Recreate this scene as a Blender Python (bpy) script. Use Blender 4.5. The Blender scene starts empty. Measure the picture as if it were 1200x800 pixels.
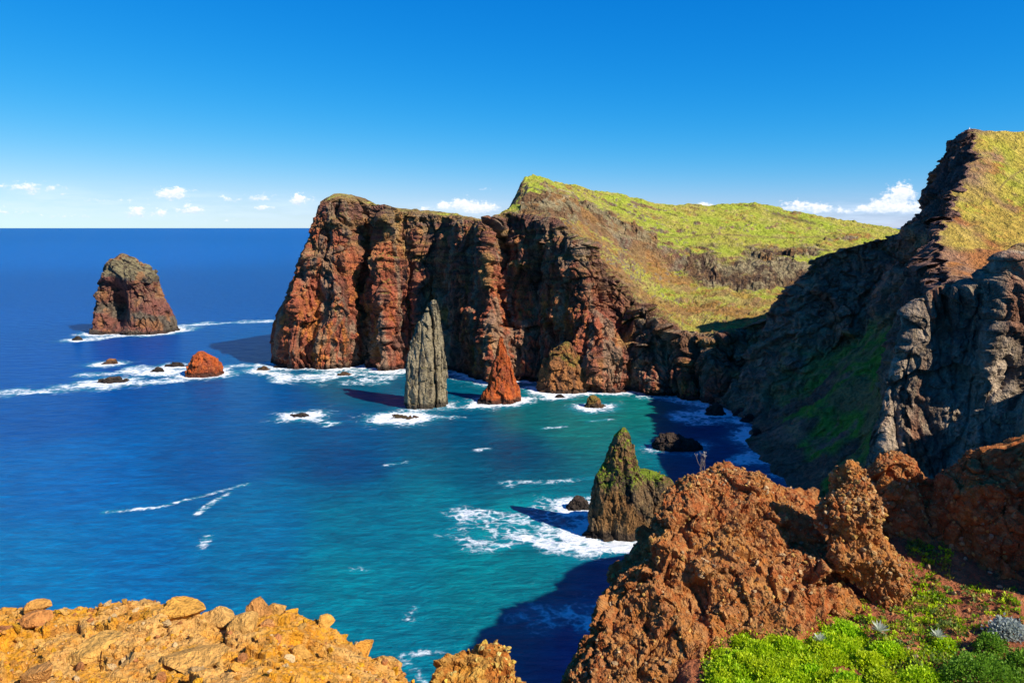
import bpy, bmesh, math, random
import numpy as np
from mathutils import Vector
from mathutils.kdtree import KDTree
from concurrent.futures import ThreadPoolExecutor
POOL = ThreadPoolExecutor(4)

# ------------------------------------------------------------------ camera, sky, sun, exposure
SC = bpy.context.scene
COL = SC.collection
R = math.radians
F = 900.0                      # focal length in photo pixels (photo 1200 x 800)
PITCH = math.atan(133.0 / F)
CAMZ = 100.0
cam_d = bpy.data.cameras.new('camera')
cam_d.sensor_width = 36.0
cam_d.lens = 36.0 * F / 1200.0
cam_d.clip_start = 0.1
cam_d.clip_end = 600000.0
cam = bpy.data.objects.new('camera', cam_d)
cam.location = (0, 0, CAMZ)
cam.rotation_euler = (math.pi / 2 - PITCH, 0, 0)
COL.objects.link(cam)
SC.camera = cam

SUN_AZ = math.atan2(0.83, -0.56)       # clockwise from +Y: to the right and behind the camera
SUN_EL = R(39)
SUN_DIR = np.array([math.sin(SUN_AZ) * math.cos(SUN_EL), math.cos(SUN_AZ) * math.cos(SUN_EL), math.sin(SUN_EL)])
sun_d = bpy.data.lights.new('sun', 'SUN')
sun_d.energy = 5.0
sun_d.angle = R(0.53)
sun_d.color = (1.0, 0.93, 0.82)
sun = bpy.data.objects.new('sun', sun_d)
sun.rotation_euler = Vector(SUN_DIR.tolist()).to_track_quat('Z', 'Y').to_euler()
sun.location = (300, -200, 400)
COL.objects.link(sun)

vs = SC.view_settings
vs.view_transform = 'Standard'
vs.look = 'None'
vs.gamma = 1.0
vs.use_curve_mapping = False
vs.exposure = 0.6


def pix_dir(px, py):
    d = np.array([(px - 600) / F, -(py - 400) / F, -1.0])
    cp, sp = math.cos(PITCH), math.sin(PITCH)
    return np.array([d[0], cp * 1.0 + d[1] * sp, -sp * 1.0 + d[1] * cp])


def P(px, py, Y):
    d = pix_dir(px, py)
    t = Y / d[1]
    return np.array([d[0] * t, Y, CAMZ + d[2] * t])


def S(px, py, z=0.0):
    d = pix_dir(px, py)
    t = (z - CAMZ) / d[2]
    return np.array([d[0] * t, d[1] * t, z])


def azel(px, py):
    d = pix_dir(px, py)
    d = d / np.linalg.norm(d)
    return math.atan2(d[0], d[1]), math.asin(d[2])


# ---- world
W = bpy.data.worlds.new('World')
SC.world = W
W.use_nodes = True
nt = W.node_tree
nt.nodes.clear()


def N(tree, typ, **kw):
    n = tree.nodes.new(typ)
    for k, v in kw.items():
        if k == 'inp':
            for kk, vv in v.items():
                n.inputs[kk].default_value = vv
        else:
            setattr(n, k, v)
    return n


def link(tree, a, b):
    tree.links.new(a, b)


def math_node(tree, op, a, b=None, c=None, clamp=False):
    n = tree.nodes.new('ShaderNodeMath')
    n.operation = op
    n.use_clamp = clamp
    for i, v in enumerate((a, b, c)):
        if v is None:
            continue
        if isinstance(v, (int, float)):
            n.inputs[i].default_value = v
        else:
            tree.links.new(v, n.inputs[i])
    return n.outputs[0]


def mix_col(tree, fac, a, b, blend='MIX'):
    n = tree.nodes.new('ShaderNodeMix')
    n.data_type = 'RGBA'
    n.blend_type = blend
    for sock, v in ((n.inputs[0], fac), (n.inputs[6], a), (n.inputs[7], b)):
        if isinstance(v, (int, float)):
            sock.default_value = v
        elif isinstance(v, tuple):
            sock.default_value = v if len(v) == 4 else v + (1.0,)
        else:
            tree.links.new(v, sock)
    return n.outputs[2]


SKY_STRENGTH = 0.09
sky = N(nt, 'ShaderNodeTexSky')
sky.sky_type = 'NISHITA'
sky.sun_disc = False
sky.sun_elevation = SUN_EL
sky.sun_rotation = SUN_AZ
sky.altitude = 0
sky.air_density = 0.8
sky.dust_density = 0.0
sky.ozone_density = 10.0
# polarised, clear air: the red of the deep sky is held back
ssep = N(nt, 'ShaderNodeSeparateColor')
link(nt, sky.outputs[0], ssep.inputs[0])
r2_ = math_node(nt, 'MULTIPLY', ssep.outputs[0], 0.127)
r2_ = math_node(nt, 'POWER', r2_, 3.5)
r2_ = math_node(nt, 'DIVIDE', math_node(nt, 'MULTIPLY', r2_, 13.0 / 0.127), math_node(nt, 'ADD', math_node(nt, 'MULTIPLY', r2_, 17.0), 1.0))
hs = N(nt, 'ShaderNodeCombineColor')
link(nt, r2_, hs.inputs[0])
link(nt, math_node(nt, 'MULTIPLY', ssep.outputs[1], 0.87), hs.inputs[1])
bl_ = math_node(nt, 'MULTIPLY', ssep.outputs[2], 0.127)
link(nt, math_node(nt, 'DIVIDE', math_node(nt, 'MULTIPLY', ssep.outputs[2], 2.26), math_node(nt, 'ADD', math_node(nt, 'MULTIPLY', bl_, 1.55), 1.0)), hs.inputs[2])
tc = N(nt, 'ShaderNodeTexCoord')
sep = N(nt, 'ShaderNodeSeparateXYZ')
link(nt, tc.outputs['Generated'], sep.inputs[0])
az = math_node(nt, 'ARCTAN2', sep.outputs[0], sep.outputs[1])
el = math_node(nt, 'ARCSINE', sep.outputs[2])
comb = N(nt, 'ShaderNodeCombineXYZ')
link(nt, az, comb.inputs[0])
link(nt, math_node(nt, 'MULTIPLY', el, 1.5), comb.inputs[1])


def cnoise(scale, detail, rough=0.55, off=0.0):
    n = N(nt, 'ShaderNodeTexNoise', inp={'Scale': scale, 'Detail': detail, 'Roughness': rough})
    mp = N(nt, 'ShaderNodeMapping', inp={'Location': (off, off * .7, off * .3)})
    link(nt, comb.outputs[0], mp.inputs[0])
    link(nt, mp.outputs[0], n.inputs[0])
    return n.outputs[0]


n_edge = math_node(nt, 'SUBTRACT', cnoise(95, 7, .62), 0.5)
n_lump = math_node(nt, 'SUBTRACT', cnoise(260, 5, .6, 3.1), 0.5)
cloud = None
lit = None
# azimuth / elevation (as photo directions), half width, half height, density
for (cx, cy, w, h, dens) in [
    (33, 220, 30, 6, .7), (8, 248, 14, 5, .6), (203, 228, 18, 8, 1.15), (160, 249, 12, 7, .95), (190, 250, 10, 5, .8),
    (224, 246, 16, 6, .95), (270, 234, 14, 5, .6), (306, 232, 14, 5, .9), (352, 235, 13, 8, 1.1), (310, 244, 16, 4, .6),
    (541, 240, 15, 9, 1.1), (519, 243, 11, 6, .95), (570, 244, 15, 8, 1.05), (555, 247, 14, 6, .9), (497, 246, 8, 4, .6), (567, 222, 10, 2, .5),
    (825, 243, 16, 6, 1.1), (935, 243, 20, 8, .9), (962, 246, 14, 7, .8), (1056, 229, 14, 13, 1.25), (1030, 240, 10, 7, 1.05), (1042, 246, 16, 6, .8),
    (1012, 246, 9, 5, .9), (988, 248, 9, 4, .8), (1068, 246, 20, 7, .85), (1093, 240, 14, 4, .6), (75, 253, 40, 4, .4), (130, 236, 40, 4, .28),
    (60, 228, 40, 3, .3), (250, 258, 60, 4, .3)]:
    a0, e0 = azel(cx, cy)
    w, h = w / F, h / F
    da = math_node(nt, 'DIVIDE', math_node(nt, 'SUBTRACT', az, a0), w)
    de = math_node(nt, 'DIVIDE', math_node(nt, 'SUBTRACT', el, e0), h)
    # flatter bases: distances below the middle count more
    de2 = math_node(nt, 'MAXIMUM', de, math_node(nt, 'MULTIPLY', de, -1.5))
    r2 = math_node(nt, 'ADD', math_node(nt, 'MULTIPLY', da, da), math_node(nt, 'MULTIPLY', de2, de2))
    g = math_node(nt, 'MULTIPLY', math_node(nt, 'EXPONENT', math_node(nt, 'MULTIPLY', r2, -1.1)), dens * .92)
    gl = math_node(nt, 'MULTIPLY', g, math_node(nt, 'ADD', math_node(nt, 'MULTIPLY', de, 0.5), 0.5, clamp=True))
    cloud = g if cloud is None else math_node(nt, 'ADD', cloud, g)
    lit = gl if lit is None else math_node(nt, 'ADD', lit, gl)
dn = math_node(nt, 'ADD', cloud, math_node(nt, 'MULTIPLY', n_edge, 2.1))
dn = math_node(nt, 'ADD', dn, math_node(nt, 'MULTIPLY', n_lump, 0.6))
gate = math_node(nt, 'MULTIPLY', cloud, 4.0, clamp=True)
mask = N(nt, 'ShaderNodeMapRange', interpolation_type='SMOOTHSTEP', inp={'From Min': 0.28, 'From Max': 0.85, 'To Max': 0.95})
link(nt, dn, mask.inputs[0])
cmask = math_node(nt, 'MULTIPLY', mask.outputs[0], gate)
litf = math_node(nt, 'DIVIDE', lit, math_node(nt, 'ADD', cloud, 0.02))
litf = math_node(nt, 'ADD', litf, math_node(nt, 'MULTIPLY', n_lump, 1.1), clamp=True)
ccol = mix_col(nt, litf, (4.4, 5.6, 7.6), (9.6, 9.2, 8.9))
veil = None
for (cx, cy, w, h, dens) in [(40, 240, 150, 14, .8), (200, 246, 150, 12, .8), (330, 243, 70, 12, .6), (20, 222, 60, 5, .6), (120, 232, 60, 5, .55), (230, 229, 50, 4, .5),
                             (540, 247, 60, 9, .7), (1060, 250, 75, 12, 1.0), (960, 248, 60, 8, .7), (840, 245, 30, 4, .5)]:
    a0, e0 = azel(cx, cy)
    da = math_node(nt, 'DIVIDE', math_node(nt, 'SUBTRACT', az, a0), w / F)
    de = math_node(nt, 'DIVIDE', math_node(nt, 'SUBTRACT', el, e0), h / F)
    r2 = math_node(nt, 'ADD', math_node(nt, 'MULTIPLY', da, da), math_node(nt, 'MULTIPLY', de, de))
    g = math_node(nt, 'MULTIPLY', math_node(nt, 'EXPONENT', math_node(nt, 'MULTIPLY', r2, -1.0)), dens)
    veil = g if veil is None else math_node(nt, 'MAXIMUM', veil, g)
vst = N(nt, 'ShaderNodeMapping', inp={'Scale': (16, 75, 1)})
link(nt, comb.outputs[0], vst.inputs[0])
vn = N(nt, 'ShaderNodeTexNoise', inp={'Scale': 1.0, 'Detail': 6.0, 'Roughness': .6})
link(nt, vst.outputs[0], vn.inputs[0])
vm = N(nt, 'ShaderNodeMapRange', interpolation_type='SMOOTHSTEP', inp={'From Min': .36, 'From Max': .64, 'To Max': .75})
link(nt, vn.outputs[0], vm.inputs[0])
sky1 = mix_col(nt, math_node(nt, 'MULTIPLY', vm.outputs[0], veil), hs.outputs[0], (5.6, 7.0, 8.6))
skyc = mix_col(nt, cmask, sky1, ccol)
bg = N(nt, 'ShaderNodeBackground', inp={'Strength': SKY_STRENGTH})
link(nt, skyc, bg.inputs[0])
wo = N(nt, 'ShaderNodeOutputWorld')
link(nt, bg.outputs[0], wo.inputs[0])

# ------------------------------------------------------------------ noise in numpy
_rng = np.random.default_rng(7)
_PERM = _rng.permutation(256).astype(np.int32)
_PERM = np.concatenate([_PERM, _PERM, _PERM])
_G = _rng.normal(size=(256, 3)).astype(np.float32)
_G /= np.linalg.norm(_G, axis=1, keepdims=True)


def threaded(fn):
    def run(p):
        p = np.ascontiguousarray(p, dtype=np.float32)
        if len(p) < 20000:
            return fn(p)
        parts = np.array_split(p, max(4, len(p) // 40000))
        res = list(POOL.map(fn, parts))
        if isinstance(res[0], tuple):
            return tuple(np.concatenate([r[k] for r in res]) for k in range(len(res[0])))
        return np.concatenate(res)
    return run


@threaded
def perlin(p):
    i = np.floor(p).astype(np.int32)
    f = p - i
    i &= 255
    w = f * f * f * (f * (f * 6 - 15) + 10)
    out = 0
    for dx in (0, 1):
        a = _PERM[(i[:, 0] + dx) & 255]
        wx = w[:, 0] if dx else 1 - w[:, 0]
        for dy in (0, 1):
            b = _PERM[a + ((i[:, 1] + dy) & 255)]
            wy = w[:, 1] if dy else 1 - w[:, 1]
            for dz in (0, 1):
                h = _PERM[b + ((i[:, 2] + dz) & 255)]
                g = _G[h]
                wz = w[:, 2] if dz else 1 - w[:, 2]
                out = out + wx * wy * wz * (g[:, 0] * (f[:, 0] - dx) + g[:, 1] * (f[:, 1] - dy) + g[:, 2] * (f[:, 2] - dz))
    return out * 1.5


def fbm(p, octv=4, lac=2.03, gain=0.5):
    p = np.asarray(p, dtype=np.float32)
    s, a, t = 0, 1.0, 0
    for k in range(octv):
        s = s + a * perlin(p + 17.3 * k)
        t += a
        a *= gain
        p = p * lac
    return s / t


def ridged(p, octv=4, lac=2.03, gain=0.5):
    p = np.asarray(p, dtype=np.float32)
    s, a, t = 0, 1.0, 0
    for k in range(octv):
        s = s + a * (1 - 2 * np.abs(perlin(p + 31.7 * k)))
        t += a
        a *= gain
        p = p * lac
    return s / t


@threaded
def worley_full(p):
    """nearest and second nearest jittered lattice point, id of the cell and the offset from its centre"""
    i0 = np.floor(p).astype(np.int32)
    f1 = np.full(len(p), 81.0, np.float32)
    f2 = np.full(len(p), 81.0, np.float32)
    cid = np.zeros(len(p), np.int32)
    off = np.zeros((len(p), 3), np.float32)
    for dx in (-1, 0, 1):
        hx = _PERM[(i0[:, 0] + dx) & 255]
        for dy in (-1, 0, 1):
            hy = _PERM[(hx + i0[:, 1] + dy) & 255]
            for dz in (-1, 0, 1):
                h = _PERM[(hy + i0[:, 2] + dz) & 255]
                e = p - (i0 + np.array([dx, dy, dz], np.float32) + np.float32(.5) + np.float32(.42) * _G[h])
                e = e.astype(np.float32)
                d = np.einsum('ij,ij->i', e, e)
                m = d < f1
                f2 = np.where(m, f1, np.minimum(f2, d))
                f1 = np.where(m, d, f1)
                cid = np.where(m, h, cid)
                off[m] = e[m]
    return np.sqrt(f1), np.sqrt(f2), cid, off


def worley(p):
    return worley_full(p)[:3]


_RND = _rng.random(256).astype(np.float32)


def crag(q, size, vert=1.0, tilt=.9):
    """broken angular blocks: each cell is a tilted facet at its own height"""
    w = q + size * .35 * np.stack([perlin(q / size * 1.3), perlin(q / size * 1.3 + 9), perlin(q / size * 1.3 + 19)], 1)
    f1, f2, cid, off = worley_full(w / (size * np.array([1, 1, vert])))
    return (_RND[cid] - .5) * 1.1 + tilt * np.einsum('ij,ij->i', off, _G[(cid + 77) & 255]) - .13 * sstep(.12, 0, f2 - f1)


def project(p):
    """photo pixel of a world point"""
    x, y, z = p[:, 0], p[:, 1], p[:, 2] - CAMZ
    cp, sp = math.cos(PITCH), math.sin(PITCH)
    dep = y * cp - z * sp
    up = y * sp + z * cp
    return 600 + F * x / dep, 400 - F * up / dep


def sstep(a, b, x):
    t = np.clip((x - a) / (b - a), 0, 1)
    return t * t * (3 - 2 * t)


def lerp(a, b, t):
    t = np.asarray(t)
    if np.ndim(t) == 1 and (np.ndim(a) == 2 or np.ndim(b) == 2 or np.shape(a) == (3,) or np.shape(b) == (3,)):
        t = t[:, None]
    return np.asarray(a) * (1 - t) + np.asarray(b) * t


def C(*c):
    return np.array(c, np.float32)


# ------------------------------------------------------------------ mesh helpers
def catmull(ctrl, s):
    """ctrl (n, ...) sampled at parameters s in 0..n-1"""
    n = len(ctrl)
    i = np.clip(np.floor(s).astype(int), 0, n - 2)
    t = (s - i).reshape((-1,) + (1,) * (ctrl.ndim - 1))
    p1, p2 = ctrl[i], ctrl[i + 1]
    p0 = np.where((i == 0).reshape(t.shape), 2 * p1 - p2, ctrl[np.maximum(i - 1, 0)])
    p3 = np.where((i == n - 2).reshape(t.shape), 2 * p2 - p1, ctrl[np.minimum(i + 2, n - 1)])
    m1 = 0.35 * (p2 - p0)
    m2 = 0.35 * (p3 - p1)
    t2, t3 = t * t, t * t * t
    return (2 * t3 - 3 * t2 + 1) * p1 + (t3 - 2 * t2 + t) * m1 + (-2 * t3 + 3 * t2) * p2 + (t3 - t2) * m2


def spaced(weights):
    """parameters along rows: weights[k] samples between row k and k+1"""
    out = []
    for k, w in enumerate(weights):
        out.append(k + np.arange(w) / w)
    out.append(np.array([float(len(weights))]))
    return np.concatenate(out)


def grid_normals(V, wrap=False):
    if wrap:
        du = np.roll(V, -1, 1) - np.roll(V, 1, 1)
    else:
        du = np.gradient(V, axis=1)
    dv = np.gradient(V, axis=0)
    n = np.cross(du, dv)
    l = np.linalg.norm(n, axis=2, keepdims=True)
    return n / np.maximum(l, 1e-9)


def link_mesh(name, verts, faces_flat, loop_tot, mat, parent=None, cols=None, smooth=False, mats=None, mat_idx=None, loc=None):
    me = bpy.data.meshes.new(name)
    verts = np.asarray(verts, np.float32)
    me.vertices.add(len(verts))
    me.vertices.foreach_set('co', verts.ravel())
    faces_flat = np.asarray(faces_flat, np.int32)
    loop_tot = np.asarray(loop_tot, np.int32)
    me.loops.add(len(faces_flat))
    me.loops.foreach_set('vertex_index', faces_flat)
    me.polygons.add(len(loop_tot))
    st = np.concatenate([[0], np.cumsum(loop_tot)[:-1]]).astype(np.int32)
    me.polygons.foreach_set('loop_start', st)
    me.polygons.foreach_set('loop_total', loop_tot)
    me.polygons.foreach_set('use_smooth', np.full(len(loop_tot), smooth))
    me.update(calc_edges=True)
    me.materials.append(mat)
    if cols is not None:
        a = me.attributes.new('pigment', 'FLOAT_COLOR', 'POINT')
        c4 = np.ones((len(verts), 4), np.float32)
        c4[:, :3] = np.clip(cols, 0, 1)
        a.data.foreach_set('color', c4.ravel())
    o = bpy.data.objects.new(name, me)
    COL.objects.link(o)
    if parent is not None:
        o.parent = parent
    return o


def grid_faces(nv, nu, wrap=False):
    i = np.arange(nv - 1)[:, None]
    j = np.arange(nu if wrap else nu - 1)[None, :]
    j2 = (j + 1) % nu
    a = i * nu + j
    b = i * nu + j2
    c = (i + 1) * nu + j2
    d = (i + 1) * nu + j
    q = np.stack([a + 0 * b, b, c, d], -1).reshape(-1, 4)
    return q


def tag(o, label=None, cat=None, group=None, kind=None):
    if label:
        o['label'] = label
    if cat:
        o['category'] = cat
    if group:
        o['group'] = group
    if kind:
        o['kind'] = kind
    return o


# ------------------------------------------------------------------ materials
def principled(name):
    m = bpy.data.materials.new(name)
    m.use_nodes = True
    t = m.node_tree
    b = t.nodes['Principled BSDF']
    return m, t, b


def surf_material(name, scales, bump, rough=0.95, spec=0.15, contrast=0.5, sat_noise=0.0):
    """pigment from the mesh times fine noise; bump from the same scale of grain"""
    m, t, b = principled(name)
    at = N(t, 'ShaderNodeAttribute', attribute_name='pigment')
    geo = N(t, 'ShaderNodeNewGeometry')
    fac = None
    hgt = None
    for k, sc in enumerate(scales):
        n = N(t, 'ShaderNodeTexNoise', inp={'Scale': sc, 'Detail': 5.0, 'Roughness': 0.65})
        mp = N(t, 'ShaderNodeMapping', inp={'Location': (3.7 * k, 1.3 * k, 9.1 * k)})
        link(t, geo.outputs['Position'], mp.inputs[0])
        link(t, mp.outputs[0], n.inputs[0])
        v = math_node(t, 'SUBTRACT', n.outputs[0], 0.5)
        fac = v if fac is None else math_node(t, 'ADD', fac, v)
        hv = math_node(t, 'MULTIPLY', n.outputs[0], 1.0 / sc)
        hgt = hv if hgt is None else math_node(t, 'ADD', hgt, hv)
    mul = math_node(t, 'ADD', math_node(t, 'MULTIPLY', fac, contrast * 2.2), 1.0)
    mul = math_node(t, 'MAXIMUM', mul, 0.25)
    mulc = N(t, 'ShaderNodeCombineXYZ')
    for i in range(3):
        link(t, mul, mulc.inputs[i])
    col = mix_col(t, 1.0, at.outputs['Color'], mulc.outputs[0], 'MULTIPLY')
    link(t, col, b.inputs['Base Color'])
    b.inputs['Roughness'].default_value = rough
    b.inputs['Specular IOR Level'].default_value = spec
    bp = N(t, 'ShaderNodeBump', inp={'Strength': 1.0, 'Distance': bump})
    link(t, hgt, bp.inputs['Height'])
    link(t, bp.outputs[0], b.inputs['Normal'])
    return m


M_CLIFF = surf_material('cliff_rock', (0.22, 0.9), 1.8, contrast=0.75)
M_STACK = surf_material('stack_rock', (0.5, 1.8), 1.4, contrast=0.65)
M_FORE = surf_material('foreground_rock', (9.0, 40.0), 1.0, contrast=0.45)
M_LEAF, t_, b_ = principled('leaf')
at_ = N(t_, 'ShaderNodeAttribute', attribute_name='pigment')
link(t_, at_.outputs['Color'], b_.inputs['Base Color'])
b_.inputs['Roughness'].default_value = 0.6
b_.inputs['Specular IOR Level'].default_value = 0.3
tr_ = N(t_, 'ShaderNodeBsdfTranslucent')
link(t_, at_.outputs['Color'], tr_.inputs['Color'])
mx_ = N(t_, 'ShaderNodeMixShader', inp={0: 0.4})
link(t_, b_.outputs[0], mx_.inputs[1])
link(t_, tr_.outputs[0], mx_.inputs[2])
link(t_, mx_.outputs[0], t_.nodes['Material Output'].inputs['Surface'])
M_WHITE, t_, b_ = principled('white_paint')
b_.inputs['Base Color'].default_value = (.8, .79, .76, 1)

SHORE = []         # points where rock meets the water, for the foam


def add_shore(V, band=1.6):
    v = V.reshape(-1, 3)
    m = np.abs(v[:, 2]) < band
    SHORE.append(v[m][:, :2])


# ------------------------------------------------------------------ pigments
BROWN = C(.18, .08, .055)
DARK = C(.045, .03, .026)
RED = C(.40, .085, .035)
ORANGE = C(.56, .19, .03)
TAN = C(.46, .27, .075)
GREY = C(.27, .21, .13)
GRASS = C(.45, .40, .065)
LIME = C(.40, .45, .045)
STRAW = C(.56, .44, .14)
SOIL = C(.38, .18, .05)


def strata(p, thick=9.0, tilt=(0.02, 0.05)):
    s = p[:, 2] + tilt[0] * p[:, 0] + tilt[1] * p[:, 1] + 5 * fbm(p * 0.02, 3)
    return perlin(np.stack([p[:, 0] * .006, p[:, 1] * .006, s / thick], 1)), s


def cliff_color(p, redness=0.5, tone=1.0, tan=0.0):
    st, s = strata(p, 7.0)
    st2 = perlin(np.stack([p[:, 0] * .012, p[:, 1] * .012, s / 2.3], 1))
    n1 = fbm(p * C(.022, .022, .016) + 5, 4)
    n2 = fbm(p * C(.05, .05, .022) + 11, 4)
    n3 = fbm(p * C(.3, .3, .09) + 3, 3)
    c = lerp(np.tile(BROWN, (len(p), 1)), C(.25, .115, .05), sstep(-.25, .35, .6 * st + .8 * n3))
    c = lerp(c, DARK, .55 * sstep(.15, .4, .5 * st2 + .9 * n3))
    c = lerp(c, TAN, .85 * sstep(.12, .35, n2 + .25 * st + tan))
    redf = sstep(-.18, .22, n1 + redness)
    c = lerp(c, RED, .85 * redf * sstep(-.35, .15, n2 + .3 * n3 + .2))
    c = lerp(c, ORANGE, .85 * sstep(.05, .3, n1 + redness * .8 - .2 + .4 * n3) * sstep(-.1, .2, n3 + n2))
    dk = ridged(p * C(.045, .045, .006) + 2, 3)
    c = lerp(c, GREY, .7 * sstep(.58, .78, dk + .2 * n3))
    c = lerp(c, DARK, .6 * sstep(.12, .4, fbm(p * C(.09, .09, .012) + 21, 3)))
    # thin lava and ash beds, strongest towards the top
    beds = sstep(.08, .28, perlin(np.stack([p[:, 0] * .015, p[:, 1] * .015, s / 1.7], 1)) + .25 * n3)
    c = lerp(c, DARK * 1.1, .4 * beds * sstep(35, 85, p[:, 2] + 25 * n1))
    beds = sstep(.10, .26, perlin(np.stack([p[:, 0] * .015 + 9, p[:, 1] * .015, s / 2.4 + 5], 1)) + .2 * n3)
    c = lerp(c, TAN * .9, .35 * beds * sstep(45, 90, p[:, 2] + 25 * n1))
    c = lerp(c, C(.27, .15, .10), .16)
    return c * tone * 1.2


def wet_band(c, p, h=2.5):
    return lerp(c, C(.035, .028, .024), .8 * sstep(h + 1.5, h - .6, p[:, 2] + 1.5 * fbm(p * .2, 2)))


def slope_color(p, nz, green=0.0):
    n1 = fbm(p * .02 + 1, 4)
    n2 = fbm(p * .07 + 9, 4)
    n3 = fbm(p * .3 + 4, 3)
    c = lerp(np.tile(GRASS, (len(p), 1)), LIME, sstep(-.15, .3, n1 + green))
    c = lerp(c, STRAW, .6 * sstep(0.0, .35, n2 - green * .5))
    c = lerp(c, SOIL, .85 * sstep(.1, .3, fbm(p * .035 + 30, 4) + .4 * n3 - green))
    c = c * (1 + .22 * n3)[:, None]
    rock = lerp(np.tile(GREY, (len(p), 1)), C(.3, .17, .075), sstep(-.1, .3, n2))
    rock = lerp(rock, BROWN, .8 * sstep(-.05, .25, n3))
    return lerp(c, rock, sstep(.80, .66, nz + .12 * n3))


# ------------------------------------------------------------------ landforms by lofting
def loft(rows, wv, nu, ucols=None):
    """rows (R, C, 3) control net -> dense grid (nv, nu, 3)"""
    rows = np.asarray(rows, float)
    sv = spaced(wv)
    su = np.linspace(0, rows.shape[1] - 1, nu) if ucols is None else spaced(ucols)
    A = catmull(rows, sv)                       # nv, C, 3
    B = catmull(np.swapaxes(A, 0, 1), su)       # nu, nv, 3
    return np.swapaxes(B, 0, 1), sv, su


def sea_cliff_displace(V, face_w, top_w, big=9.0, seed=0.0):
    """buttresses and gullies on the steep face, gentle relief on the top"""
    nv, nu, _ = V.shape
    nrm = grid_normals(V)
    p = V.reshape(-1, 3) + seed
    n = nrm.reshape(-1, 3).copy()
    if n[:, 2].mean() < 0:
        n = -n
    nh = n.copy()
    nh[:, 2] *= 0.25
    nh /= np.maximum(np.linalg.norm(nh, axis=1, keepdims=True), 1e-6)
    q = p + 7 * np.stack([fbm(p * .025, 3), fbm(p * .025 + 40, 3), 0 * p[:, 0]], 1)
    q[:, 0] += .12 * (p[:, 2] - 50) * perlin(np.stack([p[:, 0] * .01, p[:, 1] * .01, 0 * p[:, 0]], 1))
    k = big / 6.0
    q[:, 0] += 5 * perlin(p * C(.02, .02, .035) + 71)
    d = k * 5.0 * (ridged(q * C(.017, .017, .007), 2) - .3)
    d += k * 4.2 * (ridged(q * C(.048, .048, .020) + 7, 2) - .35)
    d += k * 2.0 * (ridged(q * C(.13, .13, .060) + 27, 3) - .3)
    # narrow gullies and fins running down the face
    w1 = perlin(q * C(.085, .085, .014) + 15)
    w2 = perlin(q * C(.19, .19, .04) + 19)
    d += k * 2.2 * (.45 - np.abs(w1) ** .6) - k * 1.8 * np.exp(-(w2 / .10) ** 2)
    d += k * 5.4 * crag(q, 19, 1.9, .9)
    d += k * 2.8 * crag(q + 50, 8.5, 1.6, .9)
    d += k * 1.1 * crag(q + 90, 3.4, 1.4, .9)
    d += k * .5 * ridged(q * C(.5, .5, .3) + 5, 2)
    st, s = strata(p, 8.0)
    soft = sstep(-.1, .35, fbm(p * .015 + 33, 2))
    d += k * .5 * soft * np.clip(st * 3, -1, 1) + k * .4 * np.clip(perlin(np.stack([p[:, 0] * .012, p[:, 1] * .012, s / 2.6], 1)) * 4, -1, 1)
    fw = face_w.reshape(-1)
    v = V.reshape(-1, 3) + nh * (d * fw)[:, None]
    tw = top_w.reshape(-1)
    e = 3.6 * fbm(p * .03 + 50, 3) + 2.6 * (ridged(p * C(.05, .07, .03) + 12, 3) - .3) + 1.1 * fbm(p * .25, 3)
    # ledges of rock breaking through the turf
    e += 1.8 * sstep(.0, .08, fbm(p * C(.02, .03, .02) + 70, 3)) * 1.0
    v[:, 2] += e * tw
    return v.reshape(nv, nu, 3)


# ---- the long headland across the bay
HC = [  # base px, py | rim px, py, set back | crest px, py, set back
    ((317, 425), (372, 245, 10), (376, 238, 14)),
    ((342, 430), (384, 236, 18), (392, 229, 34)),
    ((372, 431), (398, 232, 22), (405, 229, 45)),
    ((405, 430), (413, 236, 26), (418, 231, 55)),
    ((425, 427), (432, 241, 26), (432, 238, 60)),
    ((455, 432), (455, 247, 28), (455, 245, 60)),
    ((490, 432), (485, 251, 22), (486, 249, 60)),
    ((525, 434), (520, 254, 22), (522, 252, 60)),
    ((557, 440), (552, 257, 26), (553, 256, 60)),
    ((580, 446), (572, 262, 30), (575, 258, 80)),
    ((600, 445), (590, 250, 28), (598, 246, 100)),
    ((632, 449), (618, 252, 26), (617, 207, 150)),
    ((665, 454), (645, 256, 28), (648, 215, 180)),
    ((700, 457), (672, 276, 32), (690, 226, 210)),
    ((735, 459), (702, 306, 38), (735, 234, 240)),
    ((765, 461), (735, 342, 40), (790, 243, 270)),
    ((795, 464), (766, 370, 30), (840, 243, 300)),
    ((815, 466), (793, 391, 14), (885, 242, 320)),
    ((832, 470), (815, 395, 14), (930, 250, 330)),
    ((850, 474), (845, 393, 20), (975, 258, 330)),
    ((880, 478), (900, 378, 40), (1020, 265, 330)),
    ((910, 482), (965, 372, 40), (1075, 274, 330)),
]
rows = []
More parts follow.
